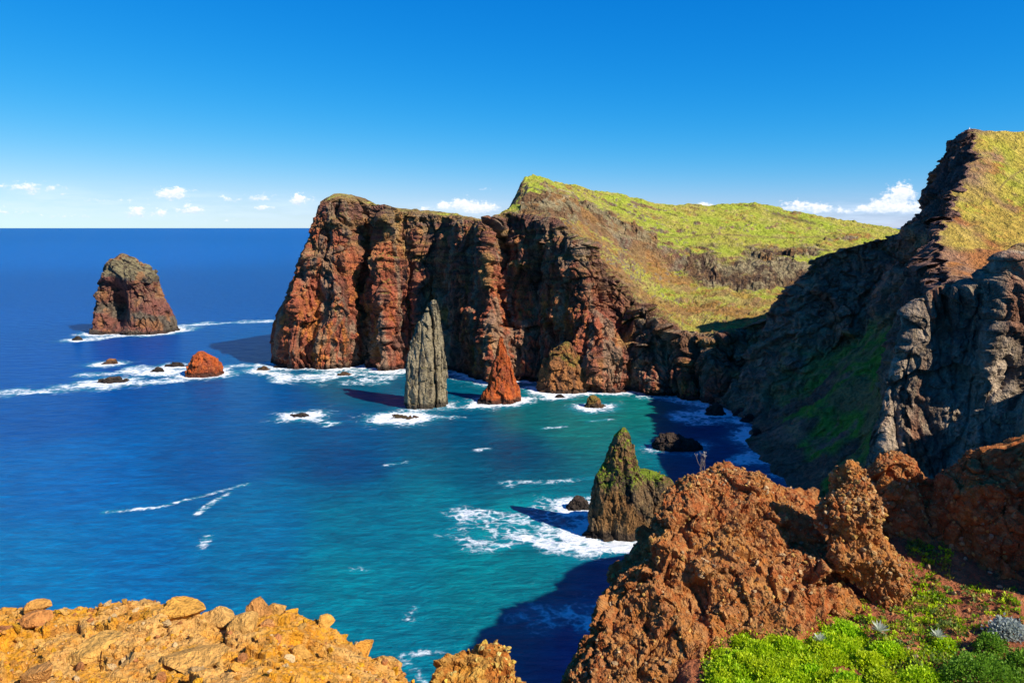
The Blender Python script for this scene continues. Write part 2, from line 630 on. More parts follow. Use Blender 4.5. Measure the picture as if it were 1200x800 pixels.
for k, (b, r, c) in enumerate(HC):
    pb = S(*b)
    Yb = pb[1]
    pr = P(r[0], r[1], Yb + r[2])
    pc = P(c[0], c[1], Yb + c[2])
    foot = pb + np.array([0, -3, -8.0])
    f1 = pb * .72 + pr * .28
    f1[:2] = pb[:2] * .85 + pr[:2] * .15
    f2 = pb * .4 + pr * .6
    f2[:2] = pb[:2] * .5 + pr[:2] * .5
    f3 = pb * .08 + pr * .92
    f3[:2] = pb[:2] * .15 + pr[:2] * .85
    if k == 0:
        f1, f2, f3 = P(323, 378, Yb + 1), P(341, 335, Yb + 3), P(364, 285, Yb + 7)
    d = pc - pr
    steep = np.interp(k, [8, 11, 14, 17], [0, .6, 1, .8])
    a1 = pr + d * .3
    a1[2] = pr[2] + d[2] * (.3 - .06 * steep)
    a2 = pr + d * (.36 + .02)
    a2[2] = pr[2] + d[2] * (.38 + .14 * steep)
    a3 = pr + d * .7
    a3[2] = pr[2] + d[2] * (.70 + .06 * steep)
    back = pc + np.array([10, 18 + 60 * min(1, k / 10), -14.0])
    bb = np.array([pc[0] + 8, pc[1] + 30 + 140 * min(1, k / 10), -8.0])
    if k == 0:
        back = pc + np.array([1, 6, -20.0])
        bb = np.array([pb[0] + 3, pb[1] + 20, -8.0])
    rows.append([foot, pb, f1, f2, f3, pr, a1, a2, a3, pc, back, bb])
rows = np.swapaxes(np.array(rows), 0, 1)
V, sv, su = loft(rows, [8, 60, 70, 70, 26, 50, 26, 60, 60, 16, 20], 1150)
nv, nu = V.shape[:2]
face_w = (sstep(0.3, 1.2, sv) * (1 - .8 * sstep(4.6, 5.3, sv)) * (1 - sstep(5.3, 5.8, sv)))[:, None] * np.ones((1, nu))
endt = sstep(0, 1.2, su)[None, :]
face_w = face_w * (.35 + .65 * endt)
top_w = (sstep(4.9, 5.5, sv) * (1 - sstep(9.2, 10, sv)))[:, None] * (np.interp(su, [0, 3, 9, 12], [.25, .4, .7, 1.0]))[None, :]
# the big ribs and clefts one can point at, placed along the foot
rib = np.zeros(nu)
basepx = np.interp(su, np.arange(len(HC)), [h[0][0] for h in HC])
for (px, w, a) in [(345, 16, 4), (392, 20, 7), (428, 12, -10), (452, 12, 9), (478, 14, -6), (510, 16, -7), (545, 14, 4), (576, 13, 12),
                   (600, 12, -6), (640, 26, -9), (700, 22, 6), (735, 16, -5), (770, 14, 4), (806, 10, 5), (826, 8, -4)]:
    rib += a * np.exp(-((basepx - px) / w) ** 2)
V[:, :, 1] -= rib[None, :] * face_w
p0 = V.reshape(-1, 3)
qx, qy = project(p0)
wob = 9 * fbm(p0 * .02 + 3, 3) + 5 * fbm(p0 * .07 + 5, 3)
lineA = np.interp(qx, [600, 620, 650, 690, 730, 770, 800, 840, 900, 1000, 1060], [222, 222, 226, 240, 260, 278, 290, 286, 293, 282, 282]) + .6 * wob
lineB = np.interp(qx, [600, 640, 690, 730, 770, 800, 830, 880, 930, 1000, 1060], [254, 256, 262, 280, 296, 322, 338, 342, 336, 300, 290]) + wob
vp0 = np.repeat(sv[:, None], nu, 1).reshape(-1)
ontop = (vp0 > 5.05) & (vp0 < 9.4)
scar = sstep(-3, 4, qy - lineA) * sstep(3, -4, qy - lineB) * ontop * (qx > 610)
scar *= sstep(-.18, .12, fbm(p0 * C(.022, .03, .03) + 15, 4) + .12 * (qx > 800) * (qx < 930) + .22 * (qx < 770) - .2 * sstep(940, 980, qx))
below = sstep(-3, 5, qy - lineB) * ontop
V = sea_cliff_displace(V, face_w, top_w, big=6.0)
scar_h = scar * (3.4 * crag(p0, 19, .8, .9) + 1.3 * crag(p0 + 40, 7, .8, .8) + .6 * crag(p0 + 70, 2.6, 1, .8))
V[:, :, 2] += scar_h.reshape(nv, nu) + (below * 2.0 * crag(p0 + 11, 14, 1, .7) * sstep(0, .3, fbm(p0 * .04 + 25, 3))).reshape(nv, nu)
nz = np.abs(grid_normals(V)[:, :, 2]).reshape(-1)
p = V.reshape(-1, 3)
up = np.repeat(su[None, :], nv, 0).reshape(-1)
vp = np.repeat(sv[:, None], nu, 1).reshape(-1)
hfrac = np.clip(vp, 1, 5)
red = np.interp(hfrac, [1, 2.2, 3.2, 4.2, 5], [.26, .20, .05, -.10, -.22]) + .05 * np.sin(up * 1.7)
red += .12 * np.exp(-((up - 1.2) / 1.6) ** 2) + .15 * np.exp(-((up - 9.3) / 1.0) ** 2)
bpx = np.repeat(basepx[None, :], nv, 0).reshape(-1)
tan_ = .26 * np.exp(-((bpx - 462) / 38) ** 2) + .2 * np.exp(-((bpx - 585) / 18) ** 2) + .1 * np.exp(-((bpx - 370) / 30) ** 2) - .12 * sstep(610, 640, bpx)
tan_ = tan_ * sstep(2.2, 3.6, hfrac)
red = red + .06 * sstep(480, 420, bpx) + .14 * np.exp(-((bpx - 380) / 40) ** 2) * sstep(3.2, 2.2, hfrac) - .12 * sstep(615, 650, bpx)
cf = wet_band(cliff_color(p, red, 1.0, tan_), p)
cs = slope_color(p, nz, .09 - .2 * below - .05 * (qx < 600))
n3 = fbm(p * .3 + 4, 3)
n2 = fbm(p * .07 + 9, 4)
orange_soil = lerp(np.tile(C(.42, .20, .055), (len(p), 1)), C(.33, .20, .08), sstep(-.2, .2, n2))
cs = lerp(cs, orange_soil, .7 * below * sstep(-.08, .15, fbm(p * C(.03, .05, .03) + 30, 4) + .3 * n3))
rk = lerp(np.tile(C(.33, .26, .14), (len(p), 1)), C(.22, .12, .06), sstep(-.1, .2, n2 + .4 * n3))
rk = lerp(rk, C(.36, .19, .07), sstep(.05, .3, fbm(p * .05 + 61, 3)))
rk = lerp(rk, C(.10, .065, .045), sstep(770, 820, qx) * sstep(-.05, .2, n3 + .5 * n2))
bare = lerp(np.tile(C(.36, .25, .10), (len(p), 1)), C(.25, .15, .07), sstep(-.15, .2, n2 + .3 * n3))
cs = lerp(cs, bare, .85 * sstep(585, 540, bpx) * sstep(.28, -.05, fbm(p * .04 + 77, 3)))
cs = lerp(cs, rk, scar * (1 - .6 * sstep(.93, .97, nz) * sstep(-.1, .1, n2)))


def trail(c, pxs, width, col, amount=.75):
    best = np.full(len(c), 1e9)
    for (x0, y0), (x1, y1) in zip(pxs[:-1], pxs[1:]):
        ab = np.array([x1 - x0, y1 - y0], float)
        t_ = np.clip(((qx - x0) * ab[0] + (qy - y0) * ab[1]) / (ab @ ab), 0, 1)
        best = np.minimum(best, np.hypot(qx - x0 - t_ * ab[0], qy - y0 - t_ * ab[1]))
    return lerp(c, col, amount * np.exp(-(best / width) ** 2))


qx, qy = project(p)
for tr_px, w_, col_ in [([(775, 277), (800, 279), (830, 274), (870, 276), (920, 279), (985, 276)], 1.0, C(.26, .17, .07)),
                        ([(640, 216), (645, 228), (634, 240)], 1.2, C(.46, .36, .2)), ([(655, 222), (672, 226), (650, 238)], 1.0, C(.46, .36, .2)),
                        ([(700, 262), (725, 275), (765, 284)], 1.3, C(.42, .33, .17)), ([(905, 250), (930, 256), (955, 262)], 2.0, C(.12, .07, .05))]:
    cs = trail(cs, tr_px, w_, col_)
turf = sstep(4.95, 5.25, vp + .35 * fbm(p * .06, 3))
ledge = sstep(.72, .85, nz) * sstep(.0, .2, fbm(p * .05 + 8, 3))
cf = lerp(cf, C(.26, .24, .05), .7 * ledge * (p[:, 2] > 40))
cols = lerp(cf, cs, turf)
headland = link_mesh('headland', p, grid_faces(nv, nu).ravel(), np.full((nv - 1) * (nu - 1), 4), M_CLIFF, cols=cols)
tag(headland, 'long red and brown sea cliff with a bright green grassy top across the bay', 'headland', kind='structure')
add_shore(V[:140])

# ---- the dark mountain ridge on the right, its cliff facing the bay
MC = [  # base px, py | rim px, py, Y | talus weight
    ((826, 468), (824, 415, 452), 0), ((838, 471), (850, 392, 452), 0), ((848, 474), (898, 375, 448), 0), ((858, 478), (918, 348, 446), 0),
    ((866, 482), (942, 324, 444), 0), ((873, 487), (985, 293, 440), .1), ((878, 494), (1025, 285, 436), .3), ((882, 500), (1046, 279, 432), .5),
    ((885, 506), (1070, 270, 428), .7), ((888, 512), (1081, 250, 424), .9), ((890, 518), (1100, 236, 420), 1), ((893, 524), (1108, 196, 414), 1),
    ((897, 530), (1121, 180, 408), 1), ((905, 538), (1128, 158, 402), 1), ((915, 545), (1136, 154, 394), 1), ((925, 552), (1141, 186, 374), 1),
    ((935, 560), (1123, 228, 350), 1), ((950, 575), (1111, 258, 328), 1), ((965, 590), (1104, 290, 304), 1), ((985, 610), (1103, 318, 284), 1),
    ((1010, 640), (1118, 333, 262), 1), ((1030, 660), (1135, 338, 238), 1)]
rows = []
for k, (b, r, tw_) in enumerate(MC):
    pb = S(*b)
    pr = P(*r)
    foot = pb + np.array([-4, -3, -8.0])
    hz = np.array([.42 + .2 * tw_, .42 + .2 * tw_, .46 - .06 * tw_])
    tt = pb + (pr - pb) * hz                                   # top of the talus
    tm = pb + (tt - pb) * np.array([.5, .5, .5])
    tm[2] -= 4 * tw_
    cm = tt + (pr - tt) * np.array([.55, .55, .5])
    cr = tt + (pr - tt) * np.array([.97, .97, .96])
    if k <= 12:
        s1 = pr + np.array([26, 22, -14.0])
        s2 = pr + np.array([90, 70, -60.0])
        s3 = pr + np.array([180, 120, -90.0])
    else:
        fade = (k - 13) / 8
        zd = [4, 8, 30]
        s1 = pr + np.array([22, 3 * fade, -2.0 + 1.0 * fade])
        s2 = pr + np.array([60, 0, -5.0])
        s3 = pr + np.array([190, -10, -40.0])
    rows.append([foot, pb, tm, tt, cm, cr, pr, s1, s2, s3])
rows = np.swapaxes(np.array(rows), 0, 1)
V, sv, su = loft(rows, [6, 60, 60, 60, 50, 16, 40, 50, 50], 820)
nv, nu = V.shape[:2]
face_w = (sstep(0.2, 1.1, sv) * (1 - .9 * sstep(4.8, 6.0, sv)) * (1 - sstep(6.0, 6.25, sv)))[:, None] * np.ones((1, nu))
tal = np.interp(su, np.arange(len(MC)), [m[2] for m in MC])[None, :] * ((1 - sstep(2.6, 3.2, sv)) * sstep(.9, 1.3, sv))[:, None]
top_w = (sstep(5.5, 6.3, sv))[:, None] * np.ones((1, nu)) * .55 + .5 * tal
jag = 5.0 * fbm(np.stack([su * 2.3, su * 0 + 3.7, su * 0], 1), 4) + 2.2 * fbm(np.stack([su * 9, su * 0 + 1.7, su * 0], 1), 3)
V[:, :, 0] += 2.0 * jag[None, :] * (sstep(4.6, 5.6, sv) * sstep(6.8, 6.0, sv))[:, None]
V = sea_cliff_displace(V, face_w * (1 - .7 * tal), top_w, big=5.5, seed=200.0)
nz = np.abs(grid_normals(V)[:, :, 2]).reshape(-1)
p = V.reshape(-1, 3)
vp = np.repeat(sv[:, None], nu, 1).reshape(-1)
up = np.repeat(su[None, :], nv, 0).reshape(-1)
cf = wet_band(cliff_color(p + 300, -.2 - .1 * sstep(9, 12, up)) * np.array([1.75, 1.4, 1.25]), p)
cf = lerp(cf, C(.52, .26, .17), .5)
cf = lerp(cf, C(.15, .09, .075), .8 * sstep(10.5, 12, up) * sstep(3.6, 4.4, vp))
n2 = fbm(p * .05 + 3, 4)
green = lerp(np.tile(C(.19, .36, .04), (len(p), 1)), C(.38, .25, .09), sstep(-.1, .25, n2))
green = lerp(green, C(.30, .14, .08), sstep(.05, .25, fbm(p * .03 + 60, 3) + .15 * (2 - vp)))
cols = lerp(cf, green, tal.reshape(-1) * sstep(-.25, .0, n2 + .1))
cs = slope_color(p, np.clip(nz + .18, 0, 1), .02)
cs = lerp(cs, C(.40, .14, .06), sstep(16.4, 18.4, up + 3.6 * fbm(p * .05, 4)) * .85)
cs = lerp(cs, C(.34, .22, .15), .8 * sstep(6.9, 6.4, vp + .5 * fbm(p * .05 + 7, 3)) * sstep(-.25, .1, fbm(p * .06 + 70, 3)))
cs = cs * np.array([1.12, 1.0, .9])
rimrock = (1 - sstep(6.05, 6.3, vp + .3 * fbm(p * .08, 3)))
cs = lerp(cs, C(.30, .19, .10), .5 * rimrock)
qx, qy = project(p)
cs = lerp(cs, C(.58, .42, .07), .75 * sstep(-.2, .25, fbm(p * .05 + 90, 4)) * (up < 18))
for tr_px, w_, col_ in [([(1203, 196), (1190, 204), (1178, 213), (1171, 222)], 1.1, C(.25, .15, .07)), ([(1155, 226), (1154, 233), (1149, 239)], 1.2, C(.22, .12, .06)),
                        ([(1160, 228), (1175, 240), (1190, 246)], 4.0, C(.36, .2, .1))]:
    cs = trail(cs, tr_px, w_, col_)
# a worn footpath climbing the slope
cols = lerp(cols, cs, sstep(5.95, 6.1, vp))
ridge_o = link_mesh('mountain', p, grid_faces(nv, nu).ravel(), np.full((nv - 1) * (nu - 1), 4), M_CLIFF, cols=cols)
tag(ridge_o, 'dark shaded mountain ridge with a steep cliff and a sunlit grassy summit slope at the right', 'mountain', kind='structure')
add_shore(V[:80])

# ---- the nearer grey cliff on the right
GCn = [((101, 222), (1060, 374, 229)), ((103, 217), (1070, 359, 228)), ((107, 214), (1094, 338, 227)), ((112, 212), (1120, 334, 226)),
       ((118, 211), (1150, 327, 225)), ((123, 210), (1170, 323, 223)), ((126, 209), (1181, 306, 221)), ((131, 206), (1200, 296, 219)), ((190, 208), (1450, 304, 218)), ((182, 184), (1500, 312, 190)),
       ((104, 150), (1290, 318, 158)), ((72, 130), (1270, 330, 138)), ((58, 110), (1290, 325, 115)), ((50, 85), (1400, 330, 90))]
rows = []
for k, (b, r) in enumerate(GCn):
    pb = np.array([b[0], b[1], 0.0])
    pr = P(*r)
    foot = pb + np.array([-3, 0, -8.0])
    f1 = pb + (pr - pb) * np.array([.35, .35, .33])
    f2 = pb + (pr - pb) * np.array([.7, .7, .68])
    f3 = pb + (pr - pb) * np.array([.9, .9, .93])
    s1 = pr + np.array([10, 3, -.5])
    s2 = pr + np.array([50, 14, -16.0])
    s3 = pr + np.array([150, 20, -50.0])
    if k >= 10:
        s1, s2, s3 = pr + np.array([6, -1, -1.0]), pr + np.array([22, -3, -40.0]), pr + np.array([60, -6, -85.0])
    if k == 0:
        s1, s2, s3 = pr + np.array([6, 8, -3.0]), pr + np.array([40, 22, -16.0]), pr + np.array([140, 40, -40.0])
    rows.append([foot, pb, f1, f2, f3, pr, s1, s2, s3])
rows = np.swapaxes(np.array(rows), 0, 1)
V, sv, su = loft(rows, [4, 60, 80, 70, 30, 30, 24, 20], 620)
nv, nu = V.shape[:2]
face_w = (sstep(0.2, 1.1, sv) * (1 - .8 * sstep(4.6, 5.2, sv)) * (1 - sstep(5.2, 5.7, sv)))[:, None] * np.ones((1, nu))
top_w = (sstep(5.0, 5.5, sv))[:, None] * np.ones((1, nu)) * .5
V = sea_cliff_displace(V, face_w, top_w, big=3.4, seed=77.0)
p = V.reshape(-1, 3)
vp = np.repeat(sv[:, None], nu, 1).reshape(-1)
n2 = fbm(p * C(.08, .08, .03) + 3, 4)
n3 = fbm(p * C(.5, .5, .25) + 3, 3)
cg = lerp(np.tile(C(.47, .36, .25), (len(p), 1)), C(.20, .145, .105), sstep(-.15, .25, n2 + .4 * n3))
cg = lerp(cg, C(.30, .13, .07), .8 * sstep(.08, .3, fbm(p * C(.06, .06, .012) + 44, 3)))
cg = lerp(cg, C(.44, .33, .2), .6 * sstep(.1, .35, n3))
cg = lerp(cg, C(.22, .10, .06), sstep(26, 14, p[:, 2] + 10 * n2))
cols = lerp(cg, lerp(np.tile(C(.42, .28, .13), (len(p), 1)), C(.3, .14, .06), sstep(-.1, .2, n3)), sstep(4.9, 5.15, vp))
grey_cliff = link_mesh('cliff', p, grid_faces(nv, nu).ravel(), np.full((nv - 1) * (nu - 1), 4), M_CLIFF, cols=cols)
tag(grey_cliff, 'grey weathered cliff behind the red rocks at the right edge', 'cliff', kind='structure')
add_shore(V[:50])


# ------------------------------------------------------------------ rocks built from rings
def ring_rock(name, prof, Yc, ratio, nu, nvs, amp, freq, color, mat, vert=1.0, power=.85, seed=0.0, below=None, extra=None, mat2=None, parent=None):
    """prof: rows (py, xl, xr[, Y]) from the top down; each row is a closed ring with depth"""
    rows = []
    for r in prof:
        Y = r[3] if len(r) > 3 else Yc
        cxp = .5 * (r[1] + r[2])
        c = P(cxp, r[0], Y)
        depth = Y * math.cos(PITCH) + (CAMZ - c[2]) * math.sin(PITCH)
        a = .5 * (r[2] - r[1]) / F * depth
        k = r[4] if len(r) > 4 else ratio
        rows.append([c[0], c[1], c[2], a, a * k])
    rows = np.array(rows)
    if below is not None:                              # carry the last ring down under the water or the soil
        last = rows[-1].copy()
        last[2] = below
        last[3] *= 1.04
        last[4] *= 1.04
        if rows[-1][2] - below > .01:
            rows = np.vstack([rows, last])
    seg = np.linalg.norm(np.diff(rows[:, :3], axis=0), axis=1) + .5 * np.abs(np.diff(rows[:, 3]))
    t = np.concatenate([[0], np.cumsum(seg)])
    tt = np.linspace(0, t[-1], nvs)
    idx = np.interp(tt, t, np.arange(len(t)))
    rr = catmull(rows, idx)
    th = np.linspace(0, 2 * math.pi, nu, endpoint=False)
    cs, sn = np.cos(th), np.sin(th)
    ex = np.sign(cs) * np.abs(cs) ** power
    ey = np.sign(sn) * np.abs(sn) ** power
    V = np.zeros((nvs, nu, 3))
    V[:, :, 0] = rr[:, 0:1] + rr[:, 3:4] * ex[None]
    V[:, :, 1] = rr[:, 1:2] + rr[:, 4:5] * ey[None]
    V[:, :, 2] = rr[:, 2:3]
    # close the top
    cap = np.linspace(0.02, 1, 10)[:-1]
    top = np.zeros((len(cap), nu, 3))
    c0 = V[0].mean(0)
    for i, s_ in enumerate(cap):
        top[i] = c0 + (V[0] - c0) * s_
        top[i, :, 2] += .25 * rr[0, 3] * (1 - s_ ** 2)
    V = np.concatenate([top, V], 0)
    n = grid_normals(V, True)
    ctr = np.concatenate([np.repeat(c0[None], len(cap), 0), rr[:, :3]], 0)
    if (n * (V - ctr[:, None, :])).sum() < 0:
        n = -n
    p = V.reshape(-1, 3)
    q = p + seed
    fr = freq * C(1, 1, vert)
    L = 1.0 / freq
    d = .7 * amp * ridged(q * fr, 3) - .05 * L * np.exp(-(perlin(q * fr * 1.7 * C(1, 1, .5) + 15) / .09) ** 2) + .11 * L * perlin(q * fr * .55 + 3)
    d += L * (.13 * crag(q, .45 * L, 1.0 / vert * .7, .8) + .05 * crag(q + 31, .19 * L, 1.3 / vert * .8, .7) + .013 * crag(q + 63, .085 * L, 1.4, .7)) + .006 * L * fbm(q * fr * 22, 2)
    d -= d.mean()
    taper = np.clip(np.concatenate([np.full(len(cap), .35), np.interp(np.arange(nvs), [0, nvs * .12], [.35, 1])]), 0, 1)
    d = d * np.repeat(taper, nu)
    v = p + n.reshape(-1, 3) * d[:, None]
    if extra is not None:
        v = extra(v, n.reshape(-1, 3))
    VV = v.reshape(-1, nu, 3)
    n2 = grid_normals(VV, True)
    if (n2 * n).sum() < 0:
        n2 = -n2
    cols = color(v, n2.reshape(-1, 3))
    return VV, n2, cols


def emit(name, VV, cols, mat, smooth=False, parent=None, extra_parts=None):
    nv, nu = VV.shape[:2]
    verts = VV.reshape(-1, 3)
    q = grid_faces(nv, nu, True)
    flat, tot = q.ravel(), np.full(len(q), 4)
    for ev, ef, ec in (extra_parts or []):
        flat = np.concatenate([flat, (ef + len(verts)).ravel()])
        tot = np.concatenate([tot, np.full(len(ef), ef.shape[1])])
        verts = np.concatenate([verts, ev])
        cols = np.concatenate([cols, ec])
    return link_mesh(name, verts, flat, tot, mat, cols=cols, smooth=smooth, parent=parent)


def stack_col(kind):
    def f(p, n):
        nz = n[:, 2]
        n1 = fbm(p * .06 + 3, 4)
        n2 = fbm(p * C(.25, .25, .12) + 8, 4)
        n3 = fbm(p * .9, 3)
        if kind == 'grey':
            c = lerp(np.tile(C(.31, .25, .155), (len(p), 1)), C(.10, .08, .055), sstep(-.05, .25, n2 + .3 * n3))
            c = lerp(c, C(.37, .30, .17), .7 * sstep(.02, .3, n3))
            c = lerp(c, C(.22, .2, .05), .5 * sstep(.5, .8, nz))
        elif kind == 'red':
            c = lerp(np.tile(C(.50, .105, .025), (len(p), 1)), C(.30, .07, .03), sstep(-.05, .25, n2))
            c = lerp(c, C(.46, .17, .05), .6 * sstep(.05, .3, n3))
        elif kind == 'far':
            st, s = strata(p, 16.0, (.25, .1))
            c = lerp(np.tile(C(.15, .115, .08), (len(p), 1)), C(.22, .085, .06), sstep(.0, .22, st + .5 * n1))
            c = lerp(c, C(.24, .20, .10), .8 * sstep(20, 55, p[:, 2] + 30 * n1) * sstep(-.1, .2, nz - .2))
            c = lerp(c, C(.34, .15, .06), .7 * sstep(.12, .28, n1 - .02))
            c = lerp(c, DARK, .7 * sstep(.05, .3, n2))
        elif kind == 'mound':
            c = lerp(np.tile(C(.38, .16, .055), (len(p), 1)), C(.17, .08, .04), sstep(-.05, .25, n2 + .3 * n3))
            c = lerp(c, C(.12, .16, .02), .5 * sstep(.05, .2, n1 + .3 * nz - .1))
        elif kind == 'near':
            c = lerp(np.tile(C(.22, .135, .065), (len(p), 1)), C(.055, .042, .032), sstep(-.12, .22, n2 + .3 * n3))
            c = lerp(c, C(.30, .20, .09), .7 * sstep(.05, .3, n3))
            c = lerp(c, C(.26, .12, .035), .6 * sstep(.05, .3, n1))
            gr = sstep(.38, .6, nz + .5 * n3 + .3 * n2) * sstep(15, 20, p[:, 2] + 6 * n1)
            c = lerp(c, C(.20, .27, .02), gr)
        else:
            c = lerp(np.tile(C(.09, .06, .04), (len(p), 1)), C(.05, .035, .03), sstep(-.1, .2, n2))
        return wet_band(c, p, 2.4)
    return f


def sea_stack(name, prof, Y, ratio, nu, nvs, amp, freq, kind, label, cat, vert=.35, seed=0.0, group=None, power=.85, more=(), extra=None):
    VV, n2, cols = ring_rock(name, prof, Y, ratio, nu, nvs, amp, freq, stack_col(kind), M_STACK, vert=vert, seed=seed, below=-5.0, power=power, extra=extra)
    parts = []
    for k, (prof2, Y2, ratio2) in enumerate(more):
        V2, m2, c2 = ring_rock(name, prof2, Y2, ratio2, nu, nvs, amp, freq, stack_col(kind), M_STACK, vert=vert, seed=seed + 7 + k, below=-5.0, power=power, extra=extra)
        parts.append((V2.reshape(-1, 3), grid_faces(*V2.shape[:2], True), c2))
        add_shore(V2)
    o = emit(name, VV, cols, M_STACK, extra_parts=parts)
    add_shore(VV)
    tag(o, label, cat, group)
    return o


def hollow(v, n):
    qx_, qy_ = project(v)
    g = np.exp(-((qx_ - 131) / 13) ** 2 - ((qy_ - 362) / 26) ** 2) * (v[:, 1] < 745)
    v = v.copy()
    v[:, 1] += 26 * g
    g2 = np.exp(-((qx_ - 163) / 13) ** 2 - ((qy_ - 345) / 9) ** 2) * (v[:, 1] < 745)
    v[:, 1] += 7 * g2
    return v


sea_stack('sea_stack', [(298, 140, 147), (303, 136, 154), (310, 129, 164), (318, 125, 176), (325, 122, 182), (335, 119, 182), (345, 117, 186),
                        (355, 117, 191), (368, 116, 196), (380, 116, 201), (390, 115, 205)],
          745, .8, 340, 340, 5.5, .04, 'far', 'broad dark sea stack with a pointed top standing far out at the left', 'sea stack', vert=.6, seed=11, power=.75, extra=hollow)
sea_stack('islet', [(412, 232, 240), (416, 228, 247), (421, 225, 253), (428, 222, 257), (436, 220, 259), (440, 218, 261)],
          520, .8, 200, 150, 1.7, .11, 'red', 'small squat orange red rock islet ringed by foam', 'rock', vert=.7, seed=21, power=.75)
def cleft(v, n):
    qx_, qy_ = project(v)
    mid = np.interp(qy_, [360, 390, 430, 475], [503.5, 506.5, 509, 510]) + 1.6 * perlin(v * .12)
    v = v.copy()
    front = v[:, 1] < 432
    v[:, 1] += 3.6 * np.exp(-((qx_ - mid) / 1.7) ** 2) * front
    m2 = np.interp(qy_, [380, 475], [494, 489]) + 1.6 * perlin(v * .12 + 9)
    v[:, 1] += 1.0 * np.exp(-((qx_ - m2) / 1.3) ** 2) * front * sstep(375, 400, qy_)
    m3 = np.interp(qy_, [380, 475], [515, 518]) + 1.4 * perlin(v * .12 + 19)
    v[:, 1] += .5 * np.exp(-((qx_ - m3) / 1.1) ** 2) * front * sstep(385, 410, qy_)
    return v


sea_stack('sea_stack', [(352, 507, 511), (358, 504, 513), (366, 501, 514), (376, 498, 516), (386, 495, 518), (400, 492, 520), (415, 489, 521),
                        (430, 487, 522), (445, 485, 523), (460, 483, 524), (471, 483, 525)],
          430, .8, 300, 420, 2.6, .10, 'grey', 'tall slender grey rock needle rising from the middle of the bay', 'sea stack', vert=.3, seed=31, extra=cleft,
          more=[([(367, 497, 501), (373, 494, 502), (381, 488, 504), (390, 485, 507), (402, 483, 510), (418, 480, 512), (435, 478, 513), (452, 476, 514), (472, 475, 515)], 425, .8)])
sea_stack('sea_stack', [(394, 586, 590), (404, 584, 592), (414, 582, 594), (425, 580, 597), (438, 576, 602), (452, 571, 606), (463, 565, 608), (471, 562, 609)],
          440, .8, 260, 280, 2.2, .10, 'red', 'bright red pointed rock pinnacle in front of the headland cliff', 'sea stack', vert=.3, seed=41, power=.75)
sea_stack('rock_mound', [(401, 661, 667), (408, 653, 675), (418, 644, 679), (430, 636, 684), (442, 632, 687), (452, 630, 690), (459, 628, 691)],
          472, .8, 240, 220, 2.6, .08, 'mound', 'brown cone of fallen rock with green patches at the foot of the headland cliff', 'rock', vert=.6, seed=51, power=.75)
sea_stack('sea_rock', [(464, 691, 699), (468, 689, 702), (474, 686, 705), (479, 683, 710)],
          425, .8, 120, 90, 1.2, .2, 'mound', 'small blunt brown rock standing alone in the turquoise water of the bay', 'rock', seed=61, vert=.6, power=.7)
sea_stack('sea_stack', [(501, 729, 733), (506, 725, 737), (513, 719, 740), (522, 715, 742), (534, 712, 743), (545, 710, 745), (550, 705, 747), (556, 702, 750),
                        (566, 698, 757), (585, 693, 764), (605, 690, 765), (622, 687, 766), (634, 684, 767)],
          243, .62, 420, 460, 2.4, .15, 'near', 'dark sea stack with a grassy green shoulder close behind the red outcrop', 'sea stack', vert=.35, seed=71,
          more=[([(553, 739, 766), (556, 738, 776), (562, 737, 784), (572, 735, 789), (590, 732, 796), (612, 728, 801), (634, 726, 804)], 246, .62)])
sea_stack('sea_rock', [(508, 784, 792), (511, 775, 800), (515, 770, 808), (519, 767, 819), (524, 765, 823), (527, 764, 825)],
          342, .5, 180, 90, 1.6, .16, 'black', 'low black rock in the shaded water right of the grassy sea stack', 'rock', vert=.8, seed=81, power=.75)
for k, (px, py, w, h, lab) in enumerate([
        (130, 427, 20, 6, 'low brown rock awash nearest below the broad far sea stack'),
        (132, 449, 34, 7, 'flat dark rock in a white foam patch, lowest of the rocks at the left'),
        (185, 436, 16, 6, 'small dark rock in surf just left of the orange islet, lower of the two'),
        (207, 430, 24, 5, 'thin dark rock in surf just left of the orange islet, upper of the two'),
        (91, 399, 12, 5, 'tiny dark rock left of the foot of the broad far sea stack'),
        (309, 434, 14, 5, 'low reddish rock between the orange islet and the headland tip'),
        (328, 431, 14, 4, 'low dark rock against the tip of the headland'),
        (404, 440, 18, 4, 'flat brown rock in the foam below the headland cliff'),
        (353, 489, 24, 5, 'flat rock awash in a lone white foam patch in front of the headland'),
        (470, 492, 40, 4, 'flat brown rock awash just below the tall grey needle'),
        (570, 474, 22, 5, 'dark low rock at the left foot of the bright red pinnacle'),
        (656, 466, 12, 4, 'tiny dark rock in front of the brown rock cone'),
        (775, 463, 18, 6, 'reddish boulder at the foot of the headland cliff, larger of two'),
        (789, 463, 9, 5, 'reddish boulder at the foot of the headland cliff, smaller of two'),
        (838, 487, 24, 14, 'slanted black rock in the shaded corner of the bay'),
        (868, 488, 18, 10, 'jagged dark rock in the surf below the mountain cliff'),
        (886, 520, 20, 18, 'dark blocky rock leaning on the shore of the mountain'),
        (878, 495, 20, 10, 'dark low rock at the foot of the mountain cliff, between two others'),
        (676, 598, 34, 16, 'dark wedge of rock at the left foot of the grassy sea stack'),
        (700, 632, 46, 10, 'flat dark shelf of rock in front of the grassy sea stack'),
        (660, 455, 22, 8, 'dark rock leaning against the brown rock cone')]):
    Yk = S(px, py)[1]
    pr_ = [(py - h, px - .12 * w, px + .16 * w), (py - .7 * h, px - .25 * w, px + .3 * w), (py - .35 * h, px - .42 * w, px + .42 * w), (py, px - .52 * w, px + .52 * w)]
    sz = w / F * Yk
    sea_stack('surf_rock', pr_, Yk + .3 * sz, .6, 80, 44, .14 * sz, 1.6 / sz, 'mound' if k in (0, 5, 7, 12, 13, 9) else 'black', lab, 'rock', vert=.8, seed=100 + 9 * k, group='rocks awash in the bay')

